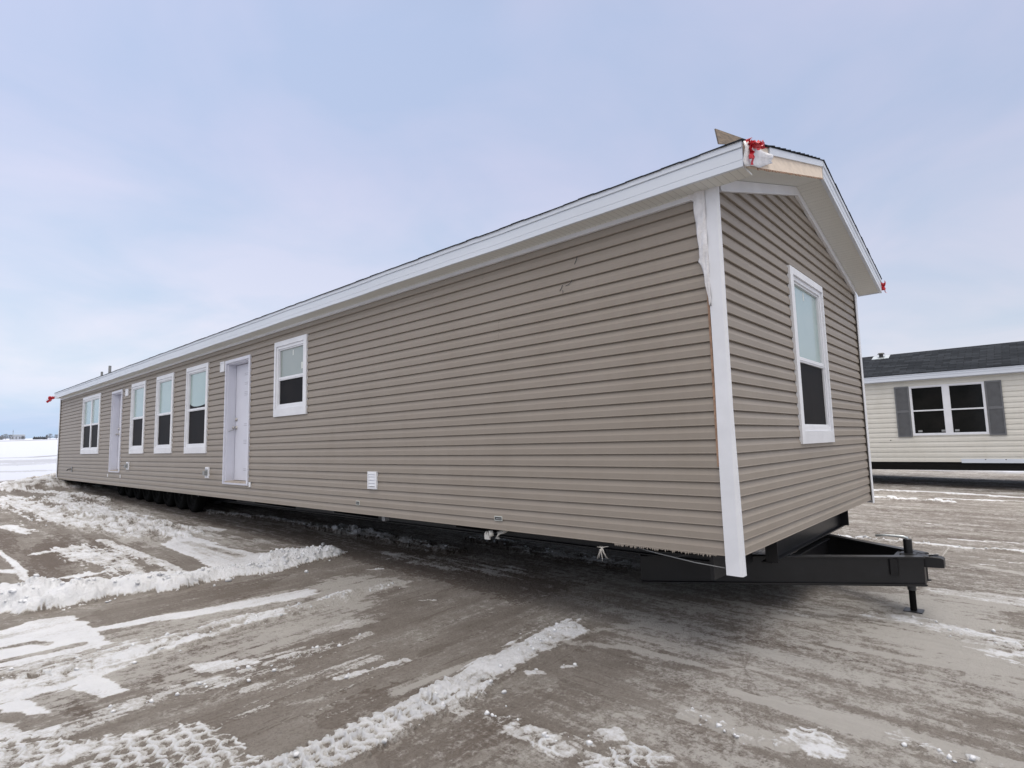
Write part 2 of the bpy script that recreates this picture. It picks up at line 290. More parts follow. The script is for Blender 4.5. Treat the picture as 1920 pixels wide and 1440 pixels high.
('L', 'snow', 0.7, (0.22, 0.22), 0.05, 'l', 0.8, [(1.291, 7.331), (1.328, 6.318), (1.332, 5.144), (1.368, 4.447)]),
('L', 'snow', 0.6, (0.2, 0.2), 0.035, 'l', 0.9, [(2.233, 4.92), (2.033, 3.534), (2.069, 2.675), (2.082, 2.118)]),
('L', 'snow', 0.5, (0.4, 0.4), 0.01, 's', 1, [(0.77, 4.732), (0.807, 3.728), (0.85, 3.056)]),
('P', 'snow', 0.9, (0, 0), 0.01, 's', 0.1, [(-1.146, 8.084), (-0.614, 8.925), (-0.536, 8.152), (-0.525, 7.145), (-0.462, 6.431), (-0.241, 6.331), (0.09, 5.99), (0.091, 5.445), (-0.49, 5.188), (-1.22, 5.402), (-1.258, 6.105), (-1.186, 6.928)]),
('L', 'snow', -0.35, (0.1, 0.1), 0.0, 's', 0.8, [(-0.828, 7.958), (-0.757, 7.127), (-0.736, 6.285)]),
('L', 'snow', 0.75, (0.2, 0.2), 0.01, 's', 0.7, [(-0.33, 9.87), (-0.202, 9.344), (-0.038, 8.794)]),
('L', 'snow', 0.5, (0.25, 0.25), 0.01, 's', 1, [(-0.249, 8.637), (-0.069, 7.512), (0.082, 6.291)]),
('L', 'snow', 0.92, (0.5, 0.4), 0.05, 'l', 1, [(-0.81, 17.91), (-0.737, 17.206), (-0.806, 13.659), (-0.716, 11.683), (-0.72, 9.546), (-0.689, 8.86)]),
('L', 'snow', 0.8, (0.6, 0.45), 0.04, 'l', 1.1, [(-1.786, 18.764), (-1.659, 16.911), (-1.557, 12.399), (-1.033, 10.929), (-0.866, 9.313)]),
('L', 'snow', 0.8, (0.3, 0.3), 0.05, 'l', 1.2, [(-1.46, 21.853), (-0.371, 19.137), (-0.122, 15.652)]),
('L', 'snow', 0.75, (0.12, 0.12), 0.01, 's', 0.6, [(-1.613, 9.251), (-1.588, 7.677), (-1.539, 6.397), (-1.577, 5.942)]),
('L', 'snow', 0.8, (0.34, 0.34), 0.02, 'l', 1.1, [(-2.051, 8.749), (-1.949, 7.638), (-1.887, 6.683), (-1.915, 6.15)]),
('L', 'snow', 0.8, (0.16, 0.16), 0.01, 's', 0.8, [(-2.459, 8.725), (-2.233, 8.677)]),
('L', 'snow', 0.85, (0.2, 0.2), 0.01, 's', 0.7, [(-2.38, 12.307), (-2.256, 11.015)]),
('L', 'snow', 0.9, (0.12, 0.12), 0.01, 's', 0.3, [(-3.08, 7.852), (-2.949, 7.737), (-2.813, 7.453)]),
('L', 'snow', 0.9, (0.06, 0.06), 0.01, 's', 0.3, [(-3.159, 6.978), (-3.047, 6.811), (-2.805, 6.696)]),
('L', 'snow', 0.8, (0.06, 0.06), 0.01, 's', 0.6, [(-2.799, 9.712), (-2.768, 8.373), (-2.815, 7.067), (-2.807, 6.364)]),
('L', 'snow', 0.85, (0.12, 0.12), 0.0, 's', 0.8, [(-2.462, 6.723), (-2.166, 6.684)]),
('L', 'snow', 1, (0.42, 0.3), 0.13, 'b', 0.5, [(-3.571, 5.987), (-3.359, 5.985), (-3.134, 5.983), (-2.915, 5.834), (-2.794, 5.556), (-2.585, 5.559)]),
('L', 'snow', 1, (0.33, 0.28), 0.1, 'b', 0.55, [(-2.663, 5.595), (-2.347, 5.633), (-2.041, 5.525), (-1.894, 5.516), (-1.788, 5.357)]),
('L', 'snow', 1, (0.28, 0.2), 0.07, 'b', 0.7, [(-1.788, 5.357), (-1.496, 5.43), (-1.21, 5.428), (-0.821, 5.327), (-0.359, 5.441), (-0.053, 5.464), (0.127, 5.507)]),
('L', 'snow', 1, (0.13, 0.1), 0.07, 'b', 0.6, [(-0.537, 5.945), (-0.245, 5.953), (0.023, 5.738), (0.177, 5.661)]),
('L', 'far', 0.75, (0.9, 0.9), 0.0, 's', 0.3, [(0.672, 59.711), (2.588, 60.23), (4.543, 59.928), (6.495, 63.382), (7.742, 65.048)]),
('L', 'far', 0.4, (3.0, 3.0), 0.0, 's', 0.8, [(-0.197, 48.121), (1.68, 51.627), (2.701, 48.58), (5.293, 51.991)]),
('L', 'far', 0.35, (1.6, 1.6), 0.0, 's', 0.9, [(-0.486, 44.271), (1.509, 43.256), (2.496, 45.083), (3.282, 45.058)]),
('L', 'far', 0.4, (1.0, 1.0), 0.0, 's', 0.9, [(-1.26, 33.96), (-0.156, 34.22), (0.958, 33.926)]),
('L', 'far', 0.8, (12.0, 12.0), 0.0, 's', 0.2, [(18.269, 365.273), (42.355, 437.265), (69.315, 542.924), (135.152, 805.252)])
]

tabs = [rng.rand(256, 256).astype(np.float32) for _ in range(6)]
def vn(x, y, k):
    T = tabs[k % 6]; x = x+k*17.3; y = y+k*9.1
    xi = np.floor(x); yi = np.floor(y); fx = (x-xi).astype(np.float32); fy = (y-yi).astype(np.float32)
    xi = xi.astype(np.int64) & 255; yi = yi.astype(np.int64) & 255; xj = (xi+1) & 255; yj = (yi+1) & 255
    fx = fx*fx*(3-2*fx); fy = fy*fy*(3-2*fy)
    a = T[xi, yi]*(1-fx)+T[xj, yi]*fx; b = T[xi, yj]*(1-fx)+T[xj, yj]*fx
    return a*(1-fy)+b*fy
def fbm(x, y, k, o=4, g=.55):
    s = 0; a = 1; t = 0; c, d = .8, .6
    for i in range(o):
        s = s+a*vn(x, y, k+i); t += a; a *= g; x, y = (x*c-y*d)*2.03, (x*d+y*c)*2.03
    return s/t
def fbs(x, y, k, o=4, g=.6):                          # keeps the stretch direction in every octave
    s = 0; a = 1; t = 0
    for i in range(o): s = s+a*vn(x, y, k+i); t += a; a *= g; x, y = x*1.9, y*2.1
    return s/t
def worley(x, y, k):
    T = tabs[k % 6]; U = tabs[(k+1) % 6]; xi = np.floor(x); yi = np.floor(y); best = np.full(x.shape, 9., np.float32); hid = np.zeros(x.shape, np.float32)
    for dx in (-1, 0, 1):
        for dy in (-1, 0, 1):
            a = xi+dx; b = yi+dy; ai = a.astype(np.int64) & 255; bi = b.astype(np.int64) & 255
            d = (a+T[ai, bi]-x)**2+(b+U[ai, bi]-y)**2
            q = d < best; best = np.where(q, d, best); hid = np.where(q, T[bi, ai], hid)
    return np.sqrt(best), hid
def sst(a, b, x): t = np.clip((x-a)/(b-a), 0, 1); return t*t*(3-2*t)
def seg_field(X, Y, pts, w0, w1):
    P = np.array(pts); L = np.hypot(*(P[1:]-P[:-1]).T); T = L.sum(); acc = 0
    best = np.full(X.shape, 1e9); S_ = np.zeros(X.shape); Q = np.zeros(X.shape)
    for (a, b, l) in zip(P[:-1], P[1:], L):
        d = (b-a)/l; u = (X-a[0])*d[0]+(Y-a[1])*d[1]; uc = np.clip(u, 0, l)
        px = X-a[0]-uc*d[0]; py = Y-a[1]-uc*d[1]; dist = np.hypot(px, py)
        q = dist < best; best = np.where(q, dist, best); S_ = np.where(q, acc+uc, S_)
        Q = np.where(q, (X-a[0])*-d[1]+(Y-a[1])*d[0], Q); acc += l
    hw = w0+(w1-w0)*S_/T
    return best, S_, Q, hw
def poly_sd(X, Y, pts):
    P = np.array(pts); best = np.full(X.shape, 1e9); ins = np.zeros(X.shape, bool); n = len(P)
    for i in range(n):
        a, b = P[i], P[(i+1) % n]; d = b-a; l2 = (d*d).sum()+1e-9
        t = np.clip(((X-a[0])*d[0]+(Y-a[1])*d[1])/l2, 0, 1)
        best = np.minimum(best, np.hypot(X-a[0]-t*d[0], Y-a[1]-t*d[1]))
        if a[1] != b[1]:
            c = ((a[1] > Y) != (b[1] > Y)) & (X < (b[0]-a[0])*(Y-a[1])/(b[1]-a[1])+a[0]); ins ^= c
    return np.where(ins, best, -best)
def tread(s, t, amp):                                  # s along the track, t across (metres)
    s0, t0 = s, t; s = s0+.015*fbm(s0*4, t0*4, 4, 3); t = t0+.03*fbm(s0*1.5, t0*1.5, 2, 2)
    cw = .088; col = np.floor(t/cw); tt = t/cw-col; off = (col*.37) % 1
    ph = s/.082+off+.35*np.sin(tt*PI)*np.where(col % 2 == 0, 1, -1); ph = ph-np.floor(ph)
    r1 = np.exp(-((ph-.5)/.11)**2)*(.4+1.0*vn(s*11, t*11, 2)); r2 = np.exp(-(np.minimum(tt, 1-tt)/.08)**2)*(.15+.9*vn(s*7, t*9, 3))
    return amp*np.clip(np.maximum(r1, r2)+.35*ph, 0, 1.2)
HEAPS = [(-.25, 22.3, 1.5, .30), (-1.2, 22.6, 1.1, .16), (.6, 23.2, 1.7, .42), (1.7, 23.3, 1.5, .40), (.4, 20.8, .7, .12), (2.6, 22.6, 1.4, .3)]
def ground_fields(X, Y):
    n = X.shape; r = np.hypot(X+4, Y+1.5)
    near = 1-sst(28, 60, r)
    wX = sst(.9, -.1, X)*sst(6.6, 5.6, Y)*sst(.3, 1.0, Y-.35*(X+1.6))
    ca, sa = math.cos(.06), math.sin(.06)
    u = X*ca+Y*sa; v = -X*sa+Y*ca
    sx = fbs(u*.7, v*5.5, 0, 4); sy = fbs(X*5.5+.5*fbm(Y*.4, X, 5, 2), Y*.7, 3, 4)
    st = sx*wX+sy*(1-wX)
    med = fbm(X*1.3, Y*1.3, 1, 4); fine = fbm(X*9, Y*9, 2, 4); grit = fbm(X*38, Y*38, 4, 3)
    s2 = fbs(u*2.2, v*26, 1, 3)*wX+fbs(X*26+.4*fbm(Y, X, 5, 2), Y*2.2, 4, 3)*(1-wX)
    s2 = s2*near+.5*(1-near)
    snow = np.zeros(n); frost = np.zeros(n); soil_shade = np.zeros(n); far = np.zeros(n); H = np.zeros(n)
    edge_n = (fbm(X*5, Y*5, 0, 4)*.30+st*.35+s2*.35-.5)*2.6+(fbm(X*17, Y*17, 3, 3)-.5)*.9
    # base
    frost = .16+.20*sst(-.5, 1.5, X)+.25*(med-.5)+.10*sst(7, 12, Y)
    snow = .06+.20*sst(8, 12, Y)*sst(2, -1, X)+.04*wX
    soil_shade = sst(.60, .8, med*.5+fbs(X*3, Y*.6, 2, 3)*.5)*.5+sst(.56, .68, s2)*.5*near
    H = H+near*(.010*(med-.5)+.008*(st-.5)+.006*(s2-.5)+.006*(fine-.5)+.0045*(grit-.5))
    for (ty, ch, val, hws, h, kind, na, pts) in FEATURES:
        P = np.array(pts); mg = max(hws)*2.2+.25
        if ch == 'far': mg = 40
        i = np.nonzero((X > P[:, 0].min()-mg) & (X < P[:, 0].max()+mg) & (Y > P[:, 1].min()-mg) & (Y < P[:, 1].max()+mg))[0]
        if not len(i): continue
        x, y = X[i], Y[i]; en = edge_n[i]
        if ty == 'L':
            d, s, q, hw = seg_field(x, y, pts, *hws); e = hw*(1+na*en)
            inner = np.clip((e-d)/np.maximum((.95 if ch == 'frost' else .5)*hw, .012), 0, 1); prof = np.clip(1-(d/np.maximum(e, .01))**2, 0, 1)
        else:
            sd = poly_sd(x, y, pts); inner = np.clip((sd+na*en)/(.25 if ch == 'frost' else .04), 0, 1); s = u[i]; q = v[i]; prof = np.clip((sd+na*en)/.12, 0, 1)
        m = inner*inner*(3-2*inner)
        if ch == 'snow':
            if val > 0: snow[i] = np.maximum(snow[i], val*m)
            else: snow[i] *= 1+val*m
        elif ch == 'frost': frost[i] = np.maximum(frost[i], frost[i]+(val*1.0-.12)*m)
        elif ch == 'soil_shade': soil_shade[i] = np.maximum(soil_shade[i], val*m*(.5+.9*med[i]))
        else: far[i] = np.maximum(far[i], val*m)
        if h:
            if kind == 's': H[i] = np.maximum(H[i], H[i]+h*prof*(.7+.6*fine[i]))
            elif kind == 'l':
                w1, _ = worley(x*13, y*13, 1); w2, k2 = worley(x*6, y*6, 3)
                dome = .5*np.sqrt(np.clip(1-(w1/.75)**2, 0, 1))*.8+.7*np.sqrt(np.clip(1-(w2/.8)**2, 0, 1))*(k2 > .45)*k2
                H[i] += 1.25*h*np.sqrt(prof)*(.10+dome)
                snow[i] = np.minimum(snow[i], np.where(m > .02, np.maximum(snow[i]*(1-m), val*m*(.50+.95*dome)), snow[i]))
            elif kind == 'b':
                w0, k0 = worley(x*3.6+.2*fine[i], y*3.6, 0); w1, k1 = worley(x*9, y*9, 1); w2, _ = worley(x*22, y*22, 3)
                big = np.sqrt(np.clip(1-(w0/.85)**2, 0, 1))*(.5+.5*k0)
                snow[i] = np.maximum(snow[i], np.clip(prof*14, 0, 1)); H[i] = np.maximum(H[i], h*prof**.75*(.12+1.05*big+.55*np.sqrt(np.clip(1-(w1/.8)**2, 0, 1))*k1+.16*np.sqrt(np.clip(1-w2**2, 0, 1))+.2*(fine[i]-.5)))
            else:
                if kind == 'T':
                    am = h*prof*sst(.3, .5, fbm(x*1.4, y*2.2, 5, 3))
                    tr = tread(s, q, 1.)
                else: am = h*np.sqrt(prof); tr = tread(s, q+.06, 1.)
                br = sst(.30, .46, fbm(x*2.2, y*2.2, 2, 3)); w1, k1 = worley(x*16, y*16, 1); tr = tr*br+(1-br)*(1-w1)*k1*1.3; H[i] += am*(tr+.5*(fine[i]-.5)+.2)
                snow[i] = np.where(m > .3, val*m*(.40+.80*tr)+.06, snow[i])
    # heaps beside the far end of the home
    for (hx, hy, hr, hh) in HEAPS:
        d = np.hypot(X-hx, (Y-hy))/hr; i = np.nonzero(d < 1.4)[0]
        if not len(i): continue
        p = np.clip(1-d[i]**2/1.6, 0, 1)**1.3; rg = fbm(X[i]*2.5, Y[i]*2.5, 3, 5, .65); w1, k1 = worley(X[i]*3.5, Y[i]*3.5, 1)
        H[i] = np.maximum(H[i], hh*p*(.35+1.0*rg+.3*k1*(1-w1)))
        snow[i] = np.maximum(snow[i], np.clip(.9*p**.4*(1.5*rg-.05), 0, 1)); soil_shade[i] = np.maximum(soil_shade[i], p*.8*(rg < .5))
    # open snow field beyond the lot
    el = sst(26.6, 28.0, Y+2*(med-.5)-.15*X)
    er = sst(23, 26, X+2*(med-.5)); e = np.maximum(el, er)
    fn = fbm(X*.05, Y*.02, 2, 4)
    snow = np.maximum(snow, e*(1-.0*fn)); H = H+e*.03*near
    frost = np.where(e > .5, frost*.15, frost)
    return H, snow, frost, soil_shade*(1-e)+far, st*.55+s2*.45, e
CX, CY = -4.009, -1.527
def build_ground():
    a0 = math.atan2(.668, .739); half = math.radians(54)
    dense = np.linspace(a0-half, a0+half, 1560); coarse = np.linspace(a0+half, a0-half+2*PI, 60)[1:-1]
    A = np.concatenate([dense, coarse])
    R = [.45]
    while R[-1] < 4200:
        r = R[-1]; dr = min(max(r*r*.00062, .0075), .0105*r) if r > .9 else .05
        R.append(r+dr)
    R = np.array(R); nA, nR = len(A), len(R)
    RR, AA = np.meshgrid(R, A, indexing='ij')
    X = (CX+RR*np.cos(AA)).ravel(); Y = (CY+RR*np.sin(AA)).ravel()
    X = np.append(X, CX); Y = np.append(Y, CY)
    H, snow, frost, soil_shade, st, e = ground_fields(X, Y)
    V = np.stack([X, Y, H], 1).astype(np.float32)
    ii, jj = np.meshgrid(np.arange(nR-1), np.arange(nA), indexing='ij'); j2 = (jj+1) % nA
    F = np.stack([ii*nA+jj, (ii+1)*nA+jj, (ii+1)*nA+j2, ii*nA+j2], -1).reshape(-1, 4)
    T = np.stack([np.full(nA, nR*nA), np.arange(nA), (np.arange(nA)+1) % nA], 1)
    me = bpy.data.meshes.new('ground'); nq, ntr = len(F), len(T)
    me.vertices.add(len(V)); me.vertices.foreach_set('co', V.ravel())
    loops = np.concatenate([F.ravel(), T.ravel()]).astype(np.int32)
    me.loops.add(len(loops)); me.loops.foreach_set('vertex_index', loops)
    me.polygons.add(nq+ntr)
    me.polygons.foreach_set('loop_start', np.concatenate([np.arange(nq)*4, nq*4+np.arange(ntr)*3]).astype(np.int32))
    me.polygons.foreach_set('use_smooth', np.ones(nq+ntr, bool))
    me.update(calc_edges=True)
    for nm, arr in (('snow', snow), ('frost', frost), ('soil_shade', soil_shade), ('streak', st), ('field', e)):
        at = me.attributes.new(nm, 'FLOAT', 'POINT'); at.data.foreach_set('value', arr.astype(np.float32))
    o = bpy.data.objects.new('ground', me); COL.objects.link(o); tag(o, None, None, kind='structure')
    me.materials.append(ground_mat()); print('ground verts', len(V)); return o
def ground_mat():
    m, nt, b = new_mat('frozen_gravel_and_snow'); L = nt.links.new
    def attr(n): a = nt.nodes.new('ShaderNodeAttribute'); a.attribute_name = n; return a.outputs['Fac']
    def math_(op, a, b_=None, c=None, clamp=False):
        q = nt.nodes.new('ShaderNodeMath'); q.operation = op; q.use_clamp = clamp
        for k, w in enumerate((a, b_, c)):
            if w is None: continue
            if isinstance(w, (int, float)): q.inputs[k].default_value = w
            else: L(w, q.inputs[k])
        return q.outputs[0]
    def mix(f, a, b_):
        q = nt.nodes.new('ShaderNodeMix'); q.data_type = 'RGBA'
        L(f, q.inputs[0])
        for k, w in ((6, a), (7, b_)):
            if isinstance(w, tuple): q.inputs[k].default_value = (*w, 1)
            else: L(w, q.inputs[k])
        return q.outputs[2]
    def mr(v, lo, hi):
        q = nt.nodes.new('ShaderNodeMapRange'); q.interpolation_type = 'SMOOTHSTEP'; q.inputs[1].default_value = lo; q.inputs[2].default_value = hi
        L(v, q.inputs[0]); return q.outputs[0]
    big = noise_node(nt, .55, 4, .6).outputs['Fac']; mid = noise_node(nt, 4, 6, .7).outputs['Fac']
    fine = noise_node(nt, 45, 5, .75).outputs['Fac']; gr = noise_node(nt, 190, 3, .7).outputs['Fac']
    st = attr('streak')
    base = ramp(nt, math_('ADD', math_('MULTIPLY', big, .45), math_('ADD', math_('MULTIPLY', st, .27), math_('MULTIPLY', mid, .28))), [(.38, (.190, .167, .150)), (.48, (.248, .226, .208)), (.58, (.318, .300, .280))]).outputs[0]
    sp = ramp(nt, math_('ADD', math_('MULTIPLY', fine, .55), math_('MULTIPLY', gr, .45)), [(.34, (.42, .40, .38)), (.45, (.86, .85, .84)), (.55, (1.0, 1.0, 1.0)), (.66, (1.0, 1.0, 1.0))]).outputs[0]
    g2 = noise_node(nt, 85, 6, .82).outputs['Fac']; g3 = noise_node(nt, 13, 6, .78).outputs['Fac']
    q = nt.nodes.new('ShaderNodeMix'); q.data_type = 'RGBA'; q.blend_type = 'MULTIPLY'; q.inputs[0].default_value = 1
    L(base, q.inputs[6]); L(sp, q.inputs[7]); base = q.outputs[2]
    pit = mr(math_('ADD', math_('MULTIPLY', g2, .6), math_('MULTIPLY', g3, .4)), .47, .40)
    base = mix(math_('MULTIPLY', pit, .55), base, (.095, .082, .074))
    soil_shade_f = mr(math_('ADD', attr('soil_shade'), math_('MULTIPLY_ADD', mid, .5, -.25)), .1, .75)
    soil_shade_c = ramp(nt, fine, [(.3, (.070, .054, .045)), (.7, (.165, .133, .113))]).outputs[0]  # earth tone, used as well for the painted shade beneath both homes
    c = mix(math_('MULTIPLY', soil_shade_f, .82), base, soil_shade_c)
    nf = math_('ADD', math_('MULTIPLY', mid, .35), math_('ADD', math_('MULTIPLY', fine, .4), math_('MULTIPLY', g2, .25)))
    ff = mr(math_('ADD', attr('frost'), math_('ADD', math_('MULTIPLY_ADD', nf, 2.6, -1.3), math_('ADD', math_('MULTIPLY_ADD', st, 1.3, -.65), math_('MULTIPLY_ADD', g3, 2.0, -1.0)))), .22, .80)
    c = mix(math_('MULTIPLY', ff, .75), c, (.50, .49, .478))
    sn = math_('ADD', attr('snow'), math_('ADD', math_('MULTIPLY_ADD', nf, 2.3, -1.15), math_('MULTIPLY_ADD', st, .9, -.45)))
    sf = mr(sn, .42, .58)
    snc = ramp(nt, mid, [(.3, (.70, .725, .78)), (.7, (.79, .81, .86))]).outputs[0]
    dirt = mix(mr(sn, .48, .95), (.47, .46, .45), snc)
    c = mix(sf, c, dirt)
    fieldd = math_('MULTIPLY', math_('MULTIPLY', attr('field'), attr('soil_shade')), .95, clamp=True)
    fl = math_('MULTIPLY', attr('field'), .92); c = mix(fl, c, (.50, .535, .63)); c = mix(fieldd, c, (.17, .165, .17))
    L(c, b.inputs['Base Color'])
    rr = nt.nodes.new('ShaderNodeMapRange'); rr.inputs[3].default_value = .78; rr.inputs[4].default_value = .6; L(sf, rr.inputs[0]); L(rr.outputs[0], b.inputs['Roughness'])
    b.inputs['Specular IOR Level'].default_value = .3
    hh = math_('ADD', math_('MULTIPLY', fine, .8), math_('ADD', math_('MULTIPLY', g2, .8), math_('MULTIPLY', g3, 1.6)))
    bump(nt, b, hh, 1.0, .02)
    return m
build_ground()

# loose snow clods lying along the ridges and tracks
def clods():
    bm = bmesh.new(); bmesh.ops.create_icosphere(bm, subdivisions=1, radius=1)
    bv = np.array([v.co[:] for v in bm.verts]); bf = np.array([[v.index for v in f.verts] for f in bm.faces]); bm.free()
    pts = []; rad = []
    for (ty, ch, val, hws, h, kind, na, P) in FEATURES:
        if ty != 'L' or kind not in 'lbt' or val < .5: continue
        P = np.array(P); Ls = np.hypot(*(P[1:]-P[:-1]).T)
        if P[:, 1].min() > 14: continue
        n = int(min(Ls.sum()*{'b': 90, 'l': 22, 't': 20}[kind], 420))
        c = np.cumsum(Ls)/Ls.sum()
        for _ in range(n):
            t = rng.rand(); k = min(int(np.searchsorted(c, t)), len(Ls)-1); a, b = P[k], P[k+1]; w = rng.rand()
            p = a+(b-a)*w; d = (b-a)/Ls[k]; hw = hws[0]+(hws[1]-hws[0])*t
            p = p+np.array([-d[1], d[0]])*rng.randn()*hw*.55
            pts.append(p); rad.append(min(.003+.0045*rng.exponential()**1.3*(1.7 if kind == 'b' else 1.), .024 if kind == 'b' else .015))
    pts = np.array(pts); rad = np.array(rad); z = ground_fields(pts[:, 0].copy(), pts[:, 1].copy())[0]
    V = []; F = []
    for i, (p, r, zz) in enumerate(zip(pts, rad, z)):
        s = np.array([1, .75+.5*rng.rand(), .6+.35*rng.rand()])*r; a = rng.rand()*6.3; cs, sn = math.cos(a), math.sin(a)
        w = bv*(1+.42*(rng.rand(len(bv), 1)-.5)*2)*s
        V.append(np.stack([w[:, 0]*cs-w[:, 1]*sn+p[0], w[:, 0]*sn+w[:, 1]*cs+p[1], w[:, 2]+zz+r*.35], 1)); F.append(bf+i*len(bv))
    me = bpy.data.meshes.new('snow_crumbs'); me.from_pydata(np.concatenate(V).tolist(), [], np.concatenate(F).tolist())
    me.polygons.foreach_set('use_smooth', [True]*len(me.polygons)); me.materials.append(M['clod'])
    o = bpy.data.objects.new('snow_crumbs', me); COL.objects.link(o)
    tag(o, 'loose white snow crumbs scattered along the ridges and tyre tracks', 'snow', kind='stuff')
M['clod'] = simple('packed_snow', (.60, .62, .66), .7, .16, 30, .5, .01)
clods()
CH = [(-1.334, 1.095, .022), (-1.342, .968, .027), (-1.321, 1.174, .014), (-1.462, .844, .012), (-1.515, 1.039, .012), (-2.185, 1.022, .026),
      (-1.555, .67, .015), (-.589, 4.807, .045), (-1.347, 5.109, .05), (.41, 6.199, .05), (-2.405, 3.596, .03), (-1.293, 3.638, .026)]
CL = [('small rounded snow chunk nearest the tyre track, in the clump of three', ), ]
def chunks():
    xs = np.array([c[0] for c in CH]); ys = np.array([c[1] for c in CH]); z = ground_fields(xs, ys)[0]
    for (x, y, r), zz in zip(CH, z):
        bm = bmesh.new(); bmesh.ops.create_icosphere(bm, subdivisions=3, radius=1)
        for v in bm.verts:
            k = fbm(np.array([v.co.x*1.3+x*9]), np.array([v.co.y*1.3+v.co.z+y*9]), 1, 3)[0]
            v.co *= .45+1.0*k; v.co.z *= .7
        me = bpy.data.meshes.new('snow_chunk'); bm.to_mesh(me); bm.free()
        me.polygons.foreach_set('use_smooth', [True]*len(me.polygons)); me.materials.append(M['clod'])
        o = bpy.data.objects.new('snow_chunk', me); COL.objects.link(o)
        r *= .66; o.scale = (r, r*.8, r); o.location = (x, y, zz+r*.45); o.rotation_euler = (0, 0, x*40)
        tag(o, 'single white snow chunk lying loose on the muddy ground', 'snow chunk', 'loose snow chunks')
chunks()
# ------------------------------------------------------------------ siding
def siding(name, mat, parent, fmap, u0, u1, zbot, rows, row, openings, ext=None, ztop=None, seed=1, depth=.0165):
    """clapboard wall: fmap(u, z, out) -> home coords; ext(z) -> (ua, ub) narrows rows on a gable"""
    rs = random.Random(seed); mb = MB(fmap)
    prof = [(0, -depth-.006), (0.0, 0), (.035, .0022), (.085, .0002), (.50, .0002), (.60, -.0046), (.76, -.0105), (.93, -depth-.0005), (1.0, -depth-.004)]   # (z/row, out)
    for r in range(rows):
        zb = zbot+r*row
        if r % 2 == 0:
            seams = []; p = u0+rs.uniform(.6, 3.4)
            while p < u1-.3: seams.append(p); p += rs.choice([3.66, 3.66, 2.9])
            if ext: seams = []
            offs = [rs.uniform(0, .0016) for _ in range(len(seams)+1)]
        # z-levels
        lv = [(zb+a*row, o) for a, o in prof]
        if ztop: lv = [(min(z, ztop), o) for z, o in lv]
        for (za, oa), (zc, oc) in zip(lv, lv[1:]):
            if zc < za+1e-6 and abs(oa-oc) < 1e-6: continue
            cuts = {za, zc}
            for (a, b, c, d) in openings:
                for q in (c, d):
                    if za < q < zc: cuts.add(q)
            cs = sorted(cuts) if zc > za else [za, zc]
            for ya, yb in zip(cs, cs[1:]):
                f = lambda z: oa+(oc-oa)*((z-za)/(zc-za) if zc > za else 0)
                o1, o2 = (f(ya), f(yb)) if zc > za else (oa, oc)
                zm = (ya+yb)/2
                blocked = sorted((a, b) for (a, b, c, d) in openings if c-1e-6 <= zm <= d+1e-6)
                iv = []; cur = u0
                for a, b in blocked: iv.append((cur, a)); cur = b
                iv.append((cur, u1))
                for a, b in iv:
                    if b <= a: continue
                    ss = [a]+[s for s in seams if a < s < b]+[b]
                    for k, (s, e) in enumerate(zip(ss, ss[1:])):
                        w = offs[sum(1 for q in seams if q <= s+1e-6)]
                        s1, e1, s2, e2 = s, e, s, e
                        if ext:
                            l1, r1 = ext(ya); l2, r2 = ext(yb); s1, e1, s2, e2 = max(s, l1), min(e, r1), max(s, l2), min(e, r2)
                            if e1 <= s1 and e2 <= s2: continue
                            e1 = max(e1, s1); e2 = max(e2, s2)
                        n = max(1, int((e-s)/1.2))
                        for q in range(n):
                            t0, t1 = q/n, (q+1)/n
                            mb.face((s1+(e1-s1)*t0, ya, o1-w), (s1+(e1-s1)*t1, ya, o1-w), (s2+(e2-s2)*t1, yb, o2-w), (s2+(e2-s2)*t0, yb, o2-w))
    return mb.build(name, mat, parent, fix=False)
LM = lambda u, z, o: (-o, u, z)                        # long wall at x = 0 facing -x
GM = lambda u, z, o: (u, -o, z)                        # gable wall at y = 0 facing -y
W, LEN, ROW = 4.42, 22.45, .1016
def frame_ring(mb, u0, u1, z0, z1, wl, wr, wt, wb, o0, o1, slope=0):
    """mitred picture frame: outer rectangle, inner inset, front at o1 (outer edge o1-slope)"""
    A = [(u0, z0), (u1, z0), (u1, z1), (u0, z1)]; B = [(u0+wl, z0+wb), (u1-wr, z0+wb), (u1-wr, z1-wt), (u0+wl, z1-wt)]
    for k in range(4):
        a, b, c, d = A[k], A[(k+1) % 4], B[(k+1) % 4], B[k]
        mb.face((*a, o1-slope), (*b, o1-slope), (*c, o1), (*d, o1))
        mb.face((*a, o0), (*b, o0), (*b, o1-slope), (*a, o1-slope))
        mb.face((*d, o1), (*c, o1), (*c, o0-.03), (*d, o0-.03))
